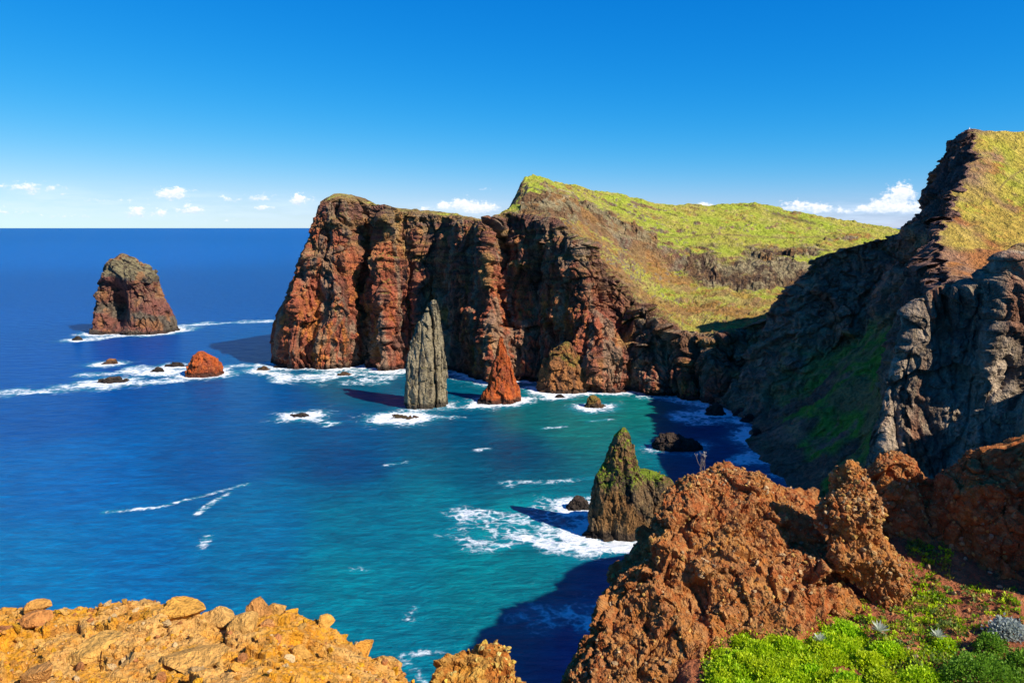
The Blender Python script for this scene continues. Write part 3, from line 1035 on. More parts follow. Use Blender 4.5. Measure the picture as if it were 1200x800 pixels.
# ------------------------------------------------------------------ the sea
def sea_mesh():
    ang = np.concatenate([np.linspace(-3.0, -.75, 30)[:-1], np.linspace(-.75, .75, 900), np.linspace(.75, 3.0, 30)[1:]])
    rad = np.concatenate([np.linspace(5, 120, 20)[:-1], np.geomspace(120, 1600, 700)[:-1], np.geomspace(1600, 300000, 60)])
    A, Rr = np.meshgrid(ang, rad)
    V = np.stack([Rr * np.sin(A), Rr * np.cos(A), 0 * A], -1)
    nv, nu = V.shape[:2]
    p = V.reshape(-1, 3)
    # foam where the swell meets rock
    pts = np.concatenate(SHORE)
    key = np.unique(np.round(pts / 1.5).astype(int), axis=0) * 1.5
    kd = KDTree(len(key))
    for i, q in enumerate(key):
        kd.insert((q[0], q[1], 0), i)
    kd.balance()
    d = np.full(len(p), 99.0)
    near = np.where((np.abs(p[:, 0]) < 420) & (p[:, 1] > 100) & (p[:, 1] < 900))[0]
    # coarse cells first
    cell = {}
    for i in near:
        x, y = p[i, 0], p[i, 1]
        ck = (int(x // 25), int(y // 25))
        far = cell.get(ck)
        if far is None:
            far = kd.find((ck[0] * 25 + 12.5, ck[1] * 25 + 12.5, 0))[2]
            cell[ck] = far
        if far < 60:
            d[i] = kd.find((x, y, 0))[2]
    warp = fbm(p * .05, 3) * 6
    foam = .95 * np.exp(-np.maximum(d - 1, 0) / 5.0) + .38 * np.exp(-np.maximum(d + warp, 0) / 15.0)
    # exposure: the seaward side breaks harder
    foam *= np.clip(.78 + 1.5 * fbm(p * .022 + 4, 3) + .15 * (p[:, 0] < -20), .06, 1.35)

    FW = np.stack([fbm(p * C(.03, .03, 1) + 61, 4), fbm(p * C(.03, .03, 1) + 81, 4)], 1) * 2
    FA = fbm(p * C(.025, .05, 1) + 5, 4)

    def streak(pxs, width, amt, soft=1.0):
        nonlocal foam
        best = np.full(len(p), 1e9)
        width = width * 1.5
        pw = p[:, :2] + (FW * width * 1.1)
        P3 = [S(*q)[:2] for q in pxs]
        for a, b in zip(P3[:-1], P3[1:]):
            ab = b - a
            t = np.clip(((pw - a) @ ab) / (ab @ ab), 0, 1)
            best = np.minimum(best, np.linalg.norm(pw - (a + t[:, None] * ab), axis=1))
        foam = np.maximum(foam, amt * (1.06 + .8 * FA) * np.exp(-(best / width) ** 2))
    streak([(-20, 459), (30, 458), (75, 455), (110, 451), (175, 448), (205, 446)], 11, .74)
    streak([(-20, 462), (30, 460), (60, 461)], 5, .7)
    streak([(110, 449), (150, 449)], 9, .95)
    streak([(115, 438), (160, 436), (215, 430)], 8, .66)
    streak([(150, 434), (200, 437), (240, 432), (280, 430), (325, 431)], 11, .8)
    streak([(90, 399), (120, 395), (170, 393), (205, 388)], 8, .85)
    streak([(205, 386), (240, 379), (285, 377), (322, 376)], 9, .72)
    streak([(318, 436), (350, 440), (400, 436), (440, 436), (470, 433)], 10, .85)
    streak([(340, 445), (400, 441), (450, 440)], 9, .78)
    streak([(420, 447), (450, 446)], 6, .7)
    streak([(520, 440), (560, 441), (620, 448)], 5, .72)
    streak([(330, 491), (352, 489), (372, 492), (380, 496)], 3.4, .72)
    streak([(430, 493), (470, 492), (500, 488), (530, 490)], 4, .6)
    streak([(630, 457), (700, 456), (750, 460), (800, 466), (845, 472), (872, 477)], 5, .95)
    streak([(800, 490), (860, 492), (885, 488), (895, 500)], 8, .7)
    streak([(885, 540), (905, 545), (930, 540)], 8, .75)
    streak([(120, 601), (185, 594), (230, 582), (265, 574), (292, 567)], 1.2, .62)
    streak([(235, 602), (248, 590), (270, 577)], 1.2, .62)
    streak([(530, 610), (545, 600), (590, 605), (640, 608), (650, 620), (620, 633), (560, 638), (520, 622)], 4.5, .66)
    streak([(600, 620), (560, 615)], 9, .56)
    streak([(622, 628), (650, 637), (690, 642), (730, 640)], 4.2, 1.0)
    streak([(640, 590), (680, 588), (690, 600), (650, 605)], 6, .74)
    streak([(640, 722), (670, 718), (700, 712), (720, 735)], 5, .62)
    streak([(490, 800), (470, 770), (510, 766)], 1.2, .5)
    streak([(478, 728), (486, 712)], 1.3, .55)
    streak([(590, 566), (640, 564), (700, 560)], 2, .5)
    for (a, b, c, e) in [(455, 545, 475, 541), (600, 570, 612, 566), (560, 528, 575, 526), (415, 667, 432, 665), (238, 640, 244, 630),
                         (640, 502, 660, 500), (690, 495, 720, 492), (264, 346, 266, 346)]:
        streak([(a, b), (c, e)], 1.6, .55)
    # sediment clouded turquoise water inside the bay, clear deep blue outside
    SW = [(0, 272, 0, 108, 200), (300, 272, 0, 110, 205), (550, 272, 0, 108, 200), (100, 300, 0, 117, 212), (50, 350, 0, 98, 188), (250, 350, 0, 95, 180), (100, 420, 0, 85, 165),
          (60, 480, 0, 84, 158), (300, 470, 0, 88, 148), (100, 550, 0, 106, 176), (250, 540, 0, 90, 152), (400, 550, 0, 80, 128), (400, 500, 0, 92, 140),
          (420, 455, 0, 100, 125), (550, 500, 0, 88, 122), (600, 530, 0, 78, 108), (680, 500, 25, 125, 120), (620, 480, 15, 110, 112), (740, 475, 25, 125, 115),
          (560, 560, 0, 95, 122), (500, 600, 0, 125, 145), (400, 620, 0, 120, 145), (300, 620, 0, 115, 160), (150, 640, 0, 115, 175), (50, 690, 0, 125, 180),
          (400, 680, 0, 133, 150), (550, 700, 0, 130, 140), (620, 660, 0, 125, 135), (480, 790, 0, 125, 145), (850, 500, 0, 90, 125), (900, 540, 0, 95, 140),
          (700, 760, 0, 100, 150), (590, 620, 0, 150, 155), (-200, 500, 0, 95, 175), (-200, 350, 0, 98, 188)]
    SP = np.array([S(a, b)[:2] for a, b, *_ in SW])
    SCc = np.array([[(x / 255.0) ** 2.2 for x in r[2:]] for r in SW]) * np.array([1, 1.0, .92])

    def chart(xy):
        rr_ = np.linalg.norm(xy, axis=1) + 1e-6
        return np.stack([np.arctan2(xy[:, 0], xy[:, 1]) * 2.2, np.log(rr_)], 1)
    q_ = chart(np.stack([p[:, 0] + 14 * fbm(p * .012 + 2, 3), p[:, 1] + 22 * fbm(p * .012 + 12, 3)], 1))
    sp_ = chart(SP)
    num, den = 0, 0
    for k in range(len(SW)):
        w_ = 1.0 / (((q_ - sp_[k]) ** 2).sum(1) + .004) ** 2
        num = num + w_[:, None] * SCc[k]
        den = den + w_
    c = num / den[:, None]
    c = c * (1 - .34 * sstep(450, 1100, p[:, 1]))[:, None]
    surf = .55 * np.exp(-np.maximum(d + warp, 0) / 9.0) * sstep(-.25, .3, fbm(p * .02 + 9, 3))
    c = lerp(c, C(.01, .30, .36), np.clip(surf + .9 * sstep(.12, .7, foam), 0, .85) * .8)
    q = grid_faces(nv, nu)
    o = link_mesh('sea', p, q.ravel(), np.full(len(q), 4), M_SEA, cols=c, smooth=True)
    a = o.data.attributes.new('foam', 'FLOAT', 'POINT')
    a.data.foreach_set('value', foam.astype(np.float32))
    return o


M_SEA, t, b = principled('sea_water')
at = N(t, 'ShaderNodeAttribute', attribute_name='pigment')
fo = N(t, 'ShaderNodeAttribute', attribute_name='foam')
geo = N(t, 'ShaderNodeNewGeometry')


def wnoise(scale, detail, stretch=(1, 1, 1), rough=.6, rot=0.5):
    n = N(t, 'ShaderNodeTexNoise', inp={'Scale': scale, 'Detail': detail, 'Roughness': rough, 'Distortion': .4})
    mp = N(t, 'ShaderNodeMapping', inp={'Scale': stretch, 'Rotation': (0, 0, rot)})
    link(t, geo.outputs['Position'], mp.inputs[0])
    link(t, mp.outputs[0], n.inputs[0])
    return n.outputs[0]


fn1 = wnoise(.11, 7, (1, 1, 1), .68)
fn2 = wnoise(.5, 5, (1, 1.6, 1), .7)
vor = N(t, 'ShaderNodeTexVoronoi', feature='DISTANCE_TO_EDGE', inp={'Scale': .22})
dist_ = N(t, 'ShaderNodeVectorMath', operation='ADD')
nn_ = N(t, 'ShaderNodeTexNoise', inp={'Scale': .2, 'Detail': 3})
link(t, geo.outputs['Position'], nn_.inputs[0])
sc_ = N(t, 'ShaderNodeVectorMath', operation='SCALE', inp={'Scale': 9.0})
link(t, nn_.outputs['Color'], sc_.inputs[0])
link(t, geo.outputs['Position'], dist_.inputs[0])
link(t, sc_.outputs[0], dist_.inputs[1])
link(t, dist_.outputs[0], vor.inputs[0])
lace = math_node(t, 'SUBTRACT', 1.0, math_node(t, 'MULTIPLY', vor.outputs[0], 3.2), clamp=True)
fsum = math_node(t, 'ADD', fo.outputs['Fac'], math_node(t, 'MULTIPLY', math_node(t, 'SUBTRACT', fn1, .5), 1.9))
fsum = math_node(t, 'ADD', fsum, math_node(t, 'MULTIPLY', math_node(t, 'SUBTRACT', fn2, .5), .7))
fsum = math_node(t, 'ADD', fsum, math_node(t, 'MULTIPLY', math_node(t, 'SUBTRACT', lace, .5), .5))
fgate = math_node(t, 'MULTIPLY', fo.outputs['Fac'], 3.0, clamp=True)
mr = N(t, 'ShaderNodeMapRange', interpolation_type='SMOOTHSTEP', inp={'From Min': .46, 'From Max': 1.12})
link(t, fsum, mr.inputs[0])
fmask = math_node(t, 'MULTIPLY', mr.outputs[0], fgate)
wcol = mix_col(t, math_node(t, 'MULTIPLY', math_node(t, 'SUBTRACT', wnoise(.02, 5, (1, 3, 1), .6, .2), .35), 1.2, clamp=True), at.outputs['Color'],
               mix_col(t, 1.0, at.outputs['Color'], (.74, .82, .88), 'MULTIPLY'))
rip = wnoise(.28, 6, (1, 2.6, 1), .66, .25)
wcol2 = mix_col(t, math_node(t, 'MULTIPLY', math_node(t, 'SUBTRACT', rip, .40), 3.0, clamp=True), mix_col(t, 1.0, wcol, (.55, .70, .78), 'MULTIPLY'), wcol)
rip2 = wnoise(.075, 7, (1, 3.2, 1), .72, .15)
wcol2 = mix_col(t, math_node(t, 'MULTIPLY', math_node(t, 'SUBTRACT', rip2, .42), 5.0, clamp=True), mix_col(t, 1.0, wcol2, (.6, .74, .8), 'MULTIPLY'), mix_col(t, 1.0, wcol2, (1.1, 1.14, 1.12), 'MULTIPLY'))
base = mix_col(t, fmask, wcol2, (.82, .85, .86))
link(t, base, b.inputs['Base Color'])
link(t, math_node(t, 'ADD', .3, math_node(t, 'MULTIPLY', fmask, .6)), b.inputs['Roughness'])
b.inputs['IOR'].default_value = 1.33
b.inputs['Specular IOR Level'].default_value = .14
bh = math_node(t, 'ADD', math_node(t, 'MULTIPLY', rip, 1.6), math_node(t, 'MULTIPLY', wnoise(.06, 4, (1, 2.2, 1), .55, .15), 4.0))
bh = math_node(t, 'ADD', bh, math_node(t, 'MULTIPLY', wnoise(1.2, 4, (1, 1.8, 1), .6, .4), .3))
bp = N(t, 'ShaderNodeBump', inp={'Strength': .8, 'Distance': 1.0})
link(t, bh, bp.inputs['Height'])
link(t, bp.outputs[0], b.inputs['Normal'])
sea = sea_mesh()
tag(sea, 'blue ocean turning turquoise inside the bay, with white surf', 'sea', kind='structure')

# ------------------------------------------------------------------ foreground
bm_ = bmesh.new()
bmesh.ops.create_icosphere(bm_, subdivisions=2, radius=1.0)
ICO_V = np.array([v.co[:] for v in bm_.verts], np.float32)
ICO_F = np.array([[v.index for v in f.verts] for f in bm_.faces], np.int32)
bm_.free()
bm_ = bmesh.new()
bmesh.ops.create_icosphere(bm_, subdivisions=5, radius=1.0)
ICO5_V = np.array([v.co[:] for v in bm_.verts], np.float32)
ICO5_F = np.array([[v.index for v in f.verts] for f in bm_.faces], np.int32)
bm_.free()


def rand_rot(n, rng):
    q = rng.normal(size=(n, 4))
    q /= np.linalg.norm(q, axis=1, keepdims=True)
    w, x, y, z = q.T
    return np.stack([np.stack([1 - 2 * (y * y + z * z), 2 * (x * y - z * w), 2 * (x * z + y * w)], -1),
                     np.stack([2 * (x * y + z * w), 1 - 2 * (x * x + z * z), 2 * (y * z - x * w)], -1),
                     np.stack([2 * (x * z - y * w), 2 * (y * z + x * w), 1 - 2 * (x * x + y * y)], -1)], 1)


def clasts(pts, nrm, sizes, colors, rng, sink=.35):
    """stones embedded in the surface: one chunk per point"""
    n = len(pts)
    variants = []
    for k in range(12):
        r_ = np.random.default_rng(900 + k)
        s_ = ICO_V * (1 + .5 * fbm(ICO_V * 1.1 + 13.1 * k, 2))[:, None] * 1.25
        for m in range(7):                                  # broken flat sides
            a_ = r_.normal(size=3)
            a_ /= np.linalg.norm(a_)
            s_ = s_ - np.maximum(s_ @ a_ - r_.uniform(.45, .8), 0)[:, None] * a_
        variants.append(s_)
    variants = np.array(variants, np.float32)
    vi = rng.integers(0, 12, n)
    sc = sizes[:, None] * np.stack([rng.uniform(.75, 1.3, n), rng.uniform(.75, 1.25, n), rng.uniform(.6, 1.0, n)], 1)
    v = variants[vi] * sc[:, None, :]
    v = np.einsum('nij,nkj->nki', rand_rot(n, rng), v)
    v = v + (pts + nrm * (sizes * (.5 - sink))[:, None])[:, None, :]
    f = ICO_F[None] + (np.arange(n) * len(ICO_V))[:, None, None]
    c = np.repeat(colors[:, None, :], len(ICO_V), 1)
    return v.reshape(-1, 3), f.reshape(-1, 3), c.reshape(-1, 3)


def sample_grid(VV, nn, count, rng, wmask=None, wrap=True):
    """random points on the grid surface weighted by area"""
    A = VV[:-1, :-1]
    area = np.linalg.norm(np.cross(VV[1:, :-1] - A, VV[:-1, 1:] - A), axis=2)
    if wmask is not None:
        area = area * wmask[:-1, :-1]
    pr_ = area.ravel() / area.sum()
    idx = rng.choice(len(pr_), size=count, p=pr_)
    i, j = np.divmod(idx, A.shape[1])
    u, v = rng.random(count)[:, None], rng.random(count)[:, None]
    pts = VV[i, j] + u * (VV[i + 1, j] - VV[i, j]) + v * (VV[i, j + 1] - VV[i, j])
    return pts, nn[i, j]


def conglomerate(amp=1.0, seed=0.0):
    def f(v, n):
        q = v + seed
        d = .16 * ridged(q * .9, 2) + .05 * ridged(q * 2.1 + 3, 3) + .02 * crag(q, .42, 1.2, .6) + .014 * crag(q + 3, .17, 1.0, .6) + .010 * crag(q + 6, .07, 1.0, .6) + .03 * fbm(q * 5, 3)
        f1, f2, cid = worley(q * 4.2)
        d += .06 * np.clip(.75 - f1, 0, 1) * sstep(-.1, .3, fbm(q * 1.2 + 5, 2))
        f1, f2, cid = worley(q * 9.0)
        d += .03 * np.clip(.7 - f1, 0, 1)
        f1, f2, cid = worley(q * 21.0)
        d += .022 * np.clip(.7 - f1, 0, 1)
        d = d - d.mean()
        return v + n * (d * amp)[:, None]
    return f


def fore_col(tone, seed=0.0):
    def f(p, n):
        q = p + seed
        n1 = fbm(q * .8, 3)
        n2 = fbm(q * 3.5 + 4, 3)
        f1, f2, cid = worley(q * 9.0)
        r = (cid % 17) / 16.0
        c = lerp(np.tile(C(.36, .105, .028), (len(p), 1)), C(.42, .17, .042), sstep(-.1, .3, n1 + .4 * n2))
        c = lerp(c, C(.29, .075, .022), .7 * sstep(.0, .3, n2))
        c = lerp(c, C(.50, .22, .04), .35 * sstep(.12, .3, fbm(q * 1.7 + 40, 3)))
        peb = sstep(.62, .4, f1)
        c = lerp(c, lerp(np.tile(C(.54, .29, .10), (len(p), 1)), C(.33, .15, .06), r), .6 * peb)
        return c * np.asarray(tone, np.float32)
    return f


def stone_colors(n, rng, pale=.5, red=.3):
    base = np.array([[.54, .30, .11], [.46, .22, .075], [.40, .17, .055], [.52, .34, .17], [.34, .15, .055], [.58, .33, .09]])
    k = rng.integers(0, len(base), n)
    return base[k] * rng.uniform(.7, 1.15, n)[:, None]


def fore_rock(name, prof, ratio, nu, nvs, label, cat, tone=1.0, seed=0.0, nst=2500, below=93.0, amp=.10, freq=.8, power=.9, ssize=(.010, .042), more=()):
    VV, n2, cols = ring_rock(name, prof, 10.0, ratio, nu, nvs, amp, freq, fore_col(tone, seed), M_FORE, vert=.6, seed=seed, below=below,
                             power=power, extra=conglomerate(1.0, seed))
    rng = np.random.default_rng(int(seed) + 5)
    pts, nn = sample_grid(VV, n2, nst, rng)
    clus = fbm(pts * 1.1 + 9, 3)
    keep = (rng.random(len(pts)) < .22 + .78 * sstep(-.15, .35, clus)) & (nn[:, 1] < .6)
    pts, nn = pts[keep], nn[keep]
    sizes = ssize[0] + (ssize[1] - ssize[0]) * rng.random(len(pts)) ** 5
    ex = [clasts(pts, nn, sizes, stone_colors(len(pts), rng) * np.asarray(tone), rng)]
    for k, (prof2, ratio2) in enumerate(more):
        V2, m2, c2 = ring_rock(name, prof2, 10.0, ratio2, 260, 200, amp, freq, fore_col(tone, seed), M_FORE, vert=.6, seed=seed + 9, below=below, power=power)
        ex.append((V2.reshape(-1, 3), grid_faces(*V2.shape[:2], True), c2))
    o = emit(name, VV, cols, M_FORE, extra_parts=ex)
    tag(o, label, cat)
    return o


fore_rock('rock_outcrop', [(548, 842, 864, 11.6), (552, 820, 882, 11.5), (560, 802, 901, 11.4), (573, 789, 920, 11.3), (592, 776, 938, 11.1),
                           (617, 762, 956, 10.9), (645, 746, 973, 10.6), (680, 724, 988, 10.3), (715, 710, 1000, 10.0), (750, 696, 1010, 9.7),
                           (800, 670, 1020, 9.3), (880, 636, 1040, 8.9), (1000, 590, 1060, 8.4)],
          .55, 900, 760, 'large rounded outcrop of red brown conglomerate studded with stones in the foreground', 'rock outcrop', seed=3, nst=34000, below=90.0)
fore_rock('rock_saddle', [(573, 905, 925, 11.4, .8), (578, 885, 948, 11.4, .8), (595, 870, 975, 11.3, .8), (640, 850, 1010, 11.2, .7), (720, 840, 1040, 11.0, .6)],
          .6, 320, 260, 'low red earthy saddle between the big outcrop and the stony pillar', 'rock', seed=13, nst=4000, below=91.0)
fore_rock('rock_pillar', [(545, 996, 1010, 10.3), (550, 988, 1017, 10.3), (559, 981, 1019, 10.3), (572, 969, 1023, 10.25), (586, 960, 1033, 10.2), (597, 954, 1033, 10.2),
                          (610, 956, 1025, 10.15), (630, 967, 1036, 10.1), (655, 978, 1052, 10.0), (690, 998, 1058, 9.9), (725, 1018, 1058, 9.75), (770, 1030, 1060, 9.5)],
          .6, 520, 520, 'knobbly pale brown stone pillar leaning beside the big red outcrop', 'rock pillar', seed=23, nst=12000, below=92.0, amp=.08, freq=1.6)
fore_rock('rock_tooth', [(530, 1037, 1056, 11.7), (536, 1029, 1066, 11.7), (549, 1020, 1080, 11.65), (564, 1012, 1100, 11.6), (592, 1000, 1118, 11.5), (640, 990, 1120, 11.3), (720, 985, 1118, 10.9)],
          .5, 440, 400, 'shaded red rock with a sunlit crest behind the stony pillar', 'rock', seed=33, nst=9000, below=92.0)
fore_rock('rock_wall', [(526, 1150, 1300, 11.3), (532, 1142, 1330, 11.3), (548, 1128, 1370, 11.25), (566, 1112, 1400, 11.2), (602, 1098, 1420, 11.1), (650, 1093, 1440, 10.9), (720, 1095, 1460, 10.6), (800, 1095, 1460, 10.3)],
          .45, 640, 520, 'high dark red rock wall in shade at the right edge', 'rock wall', tone=.95, seed=43, nst=15000, below=92.0, power=1.0,
          more=[([(425, 1340, 1480, 9.6), (440, 1315, 1560, 9.6), (480, 1295, 1650, 9.6), (560, 1280, 1720, 9.6), (700, 1270, 1760, 9.6), (820, 1270, 1780, 9.6)], .45)])
fore_rock('rock_block', [(763, 562, 586, 7.1), (767, 544, 595, 7.1), (774, 531, 600, 7.1), (785, 519, 604, 7.0), (802, 512, 608, 7.0), (850, 502, 616, 6.9)],
          .7, 380, 320, 'small stubby ochre rock sticking up at the bottom edge, apart from the orange ledge', 'rock', seed=53, nst=8000, below=92.0, tone=(1.25, 1.45, .9), ssize=(.008, .035), amp=.05, freq=2.0)

# ---- orange stony ledge at the lower left
LR = [(-700, 750), (-400, 742), (-160, 736), (-20, 723), (60, 718), (130, 714), (180, 710), (220, 719), (260, 727), (300, 727), (345, 731), (390, 751), (430, 776), (485, 808), (540, 855)]
LB = [(-900, 850), (-560, 840), (-260, 830), (-40, 822), (45, 818), (120, 818), (170, 818), (215, 818), (255, 818), (300, 818), (345, 820), (395, 826), (440, 836), (500, 860), (560, 900)]
rows = []
for k, (r, bt) in enumerate(zip(LR, LB)):
    pr, pb = P(r[0], r[1], 7.06 - .03 * k), P(bt[0], bt[1], 5.0)
    mid = .5 * (pr + pb) + np.array([0, 0, .03])
    nearp = np.array([pb[0] * .9, 2.6, pb[2] + .55])
    nearq = np.array([pb[0] * .9, -2.5, 98.2])
    ov = pr + np.array([.05, .35, -.35])
    ov2 = pr + np.array([.1 + .03 * k, .8, -2.0])
    ov3 = pr + np.array([.3 + .08 * k, 2.0, -9.0])
    rows.append([nearq, nearp, pb, mid, pr, ov, ov2, ov3])
rows = np.swapaxes(np.array(rows), 0, 1)
V, sv, su = loft(rows, [14, 40, 150, 170, 40, 40, 20], 800)
p = V.reshape(-1, 3)
n = grid_normals(V).reshape(-1, 3)
if n[:, 2].mean() < 0:
    n = -n
d = .10 * fbm(p * 1.3, 3) + .05 * ridged(p * 2.6, 3) + .09 * crag(p + 2, .85, 1.0, .7) + .055 * crag(p, .36, 1.0, .7) + .024 * crag(p + 5, .15, 1.0, .6) + .009 * crag(p + 9, .06, 1.0, .6) + .012 * fbm(p * 20, 2)
f1, f2, cid = worley(p * 6.0)
d += .03 * np.clip(.7 - f1, 0, 1) * sstep(-.1, .3, fbm(p * 1.6 + 2, 2))
f1, f2, cid = worley(p * 18.0)
d += .014 * np.clip(.75 - f1, 0, 1)
v = p + n * d[:, None]
VV = v.reshape(V.shape)
n2 = grid_normals(VV)
if n2[:, :, 2].mean() < 0:
    n2 = -n2
nA = fbm(p * 1.5 + 6, 3)
c = lerp(np.tile(C(.66, .29, .02), (len(p), 1)), C(.66, .36, .10), sstep(-.12, .2, nA))
c = lerp(c, C(.50, .19, .02), .7 * sstep(.05, .3, fbm(p * 5, 3)))
c = lerp(c, lerp(np.tile(C(.66, .38, .11), (len(p), 1)), C(.48, .22, .06), (cid % 9) / 8.0), .5 * sstep(.6, .35, f1))
rng = np.random.default_rng(99)
wm = np.repeat(((sv > 1.5) & (sv < 5.3))[:, None], V.shape[1], 1).astype(float)
pts, nn = sample_grid(VV, n2, 11000, rng, wm)
kp = rng.random(len(pts)) < .25 + .75 * sstep(-.1, .3, fbm(pts * 1.4 + 3, 3))
pts, nn = pts[kp], nn[kp]
sizes = .006 + .036 * rng.random(len(pts)) ** 6
base = np.array([[.66, .36, .09], [.62, .30, .05], [.55, .24, .04], [.66, .44, .2], [.48, .19, .06], [.68, .33, .02]])
sc_cols = base[rng.integers(0, 6, len(pts))] * rng.uniform(.75, 1.1, len(pts))[:, None]
ev, ef, ec = clasts(pts, nn, sizes, sc_cols, rng, sink=.2)
q = grid_faces(*V.shape[:2])
flat = np.concatenate([q.ravel(), (ef + len(v)).ravel()])
tot = np.concatenate([np.full(len(q), 4), np.full(len(ef), 3)])
ledge_o = link_mesh('ledge', np.concatenate([v, ev]), flat, tot, M_FORE, cols=np.concatenate([c, ec]))
tag(ledge_o, 'sunlit orange stony ledge along the lower left edge', 'ledge', kind='structure')
LEDGE_TREE = KDTree(len(v))
for i, q3 in enumerate(v):
    LEDGE_TREE.insert(q3.tolist(), i)
LEDGE_TREE.balance()


def boulder(name, px, py, Y, sz, col, label, group=None, seed=0, flat=.75, rotz=0.0, k=9):
    rng = np.random.default_rng(seed)
    s_ = ICO5_V.copy()
    for k in range(11):                     # broken facets
        nrm = rng.normal(size=3)
        nrm /= np.linalg.norm(nrm)
        dd = s_ @ nrm
        lim = rng.uniform(.42, .75)
        s_ = s_ - np.maximum(dd - lim, 0)[:, None] * nrm
    s_ = s_ * 1.25 * (1 + .07 * fbm(s_ * 2 + seed, 3) + .05 * crag(s_ + seed, .35, 1, .6) + .02 * fbm(s_ * 11 + seed, 2))[:, None]
    s_ = s_ * (np.array([1.0, .8, flat]) * sz)
    cr, sr = math.cos(rotz), math.sin(rotz)
    s_ = s_ @ np.array([[cr, sr, 0], [-sr, cr, 0], [0, 0, 1]])
    loc = P(px, py, Y)
    co, i, dist = LEDGE_TREE.find(loc.tolist())
    loc = np.array(co[:]) + np.array([0, 0, sz * flat * (.75 if k < 3 else .35)])
    n3 = fbm(s_ * 9 / max(sz, .1) * .3 + seed, 3)
    cc = np.asarray(col)[None] * np.array([1.12, 1.05, .62]) * (1 + .5 * n3)[:, None]
    o = link_mesh(name, s_ + 0, ICO5_F.ravel(), np.full(len(ICO5_F), 3), M_FORE, cols=cc)
    o.location = loc.tolist()
    tag(o, label, 'boulder', group)
    return o


for k, (px, py, Y, sz, col, flat, rz, lab) in enumerate([
        (309, 718, 6.9, .13, (.46, .22, .10), 1.0, .3, 'brown boulder, leftmost of the cluster on the highest point of the ledge rim'),
        (326, 719, 6.95, .12, (.56, .30, .12), .9, 1.0, 'pale ochre boulder in the middle of the cluster on the ledge rim'),
        (340, 727, 6.95, .10, (.62, .31, .05), .85, 2.0, 'yellow orange boulder at the right end of the cluster on the ledge rim'),
        (316, 732, 6.6, .075, (.50, .24, .13), .8, .6, 'pinkish stone just below the boulder cluster on the ledge rim'),
        (205, 738, 6.4, .17, (.60, .31, .09), .7, .2, 'large smooth ochre boulder half sunk in the ledge'),
        (118, 770, 5.9, .21, (.58, .33, .13), .45, .1, 'flat tan slab overhanging a dark hollow in the ledge'),
        (235, 782, 5.6, .24, (.56, .31, .13), .45, -.4, 'broad tilted slab near the bottom of the ledge'),
        (232, 789, 5.4, .08, (.40, .26, .17), .5, .1, 'greyish squared stone in front of the broad tilted slab'),
        (47, 729, 6.5, .12, (.46, .20, .09), .75, .5, 'reddish brown boulder at the left of the ledge rim'),
        (4, 731, 6.4, .06, (.30, .12, .07), .6, .5, 'small dark brown stone at the left edge of the photo'),
        (48, 709, 6.95, .10, (.54, .27, .10), .6, .4, 'low rounded boulder on the rim above the reddish brown one'),
        (258, 735, 6.5, .14, (.52, .30, .14), .9, .8, 'cracked tan boulder right of the large smooth one'),
        (288, 748, 6.3, .15, (.56, .32, .14), .7, 1.4, 'grey tan block below the boulder cluster'),
        (425, 763, 6.9, .11, (.55, .26, .07), .9, .7, 'orange brown boulder on the rim where the ledge drops away'),
        (452, 786, 6.7, .13, (.56, .31, .13), .6, .1, 'smooth pale boulder, lowest on the right end of the ledge'),
        (375, 742, 6.8, .09, (.58, .31, .10), .8, .9, 'ochre boulder on the sloping rim between the cluster and the drop'),
        (355, 770, 6.0, .12, (.58, .30, .10), .6, .2, 'ochre slab in the middle of the right end of the ledge'),
        (42, 790, 5.4, .14, (.48, .24, .11), .8, .2, 'brown boulder at the lower left corner of the photo')]):
    boulder('boulder', px, py, Y, sz, col, lab, 'boulders on the orange ledge', 500 + k, flat, rz, k)

# ---- soil terrace at the lower right
xs = np.concatenate([np.linspace(1.3, 7.5, 420), np.linspace(7.6, 16, 30)])
ys = np.concatenate([np.linspace(-4, 6.4, 40), np.linspace(6.45, 12.6, 420)])
X, Yg = np.meshgrid(xs, ys)


def soil_z(X, Y):
    pz = np.stack([X.ravel(), Y.ravel(), 0 * X.ravel()], 1)
    z = 94.85 + .10 * (X - 4) + np.maximum(7.2 - Y, 0) * .36
    z += .5 * sstep(4.3, 5.6, X) * sstep(9.6, 12.0, Y)
    z = z + (.16 * fbm(pz * .9, 3) + .08 * fbm(pz * 3, 3) + .03 * fbm(pz * 12, 3)).reshape(X.shape)
    return z - 6 * sstep(2.2, 1.3, X) ** 1.5 * sstep(3, 6, Y)


Zg = soil_z(X, Yg)
V = np.stack([X, Yg, Zg], -1)
p = V.reshape(-1, 3)
n2 = grid_normals(V)
if n2[:, :, 2].mean() < 0:
    n2 = -n2
nA = fbm(p * 1.6, 3)
c = lerp(np.tile(C(.30, .095, .04), (len(p), 1)), C(.40, .155, .065), sstep(-.1, .3, nA))
c = lerp(c, C(.25, .08, .035), .6 * sstep(0, .3, fbm(p * 6, 3)))
rng = np.random.default_rng(17)
wm = ((Yg > 6.5) & (X < 7)).astype(float)
pts, nn = sample_grid(V, n2, 3500, rng, wm)
ev, ef, ec = clasts(pts, nn, .008 + .035 * rng.random(len(pts)) ** 5, stone_colors(len(pts), rng), rng, sink=.2)
q = grid_faces(*V.shape[:2])
soil_o = link_mesh('ground', np.concatenate([p, ev]), np.concatenate([q.ravel(), (ef + len(p)).ravel()]),
                   np.concatenate([np.full(len(q), 4), np.full(len(ef), 3)]), M_FORE, cols=np.concatenate([c, ec]))
tag(soil_o, 'dark red soil between the foreground rocks at the lower right', 'ground', kind='structure')


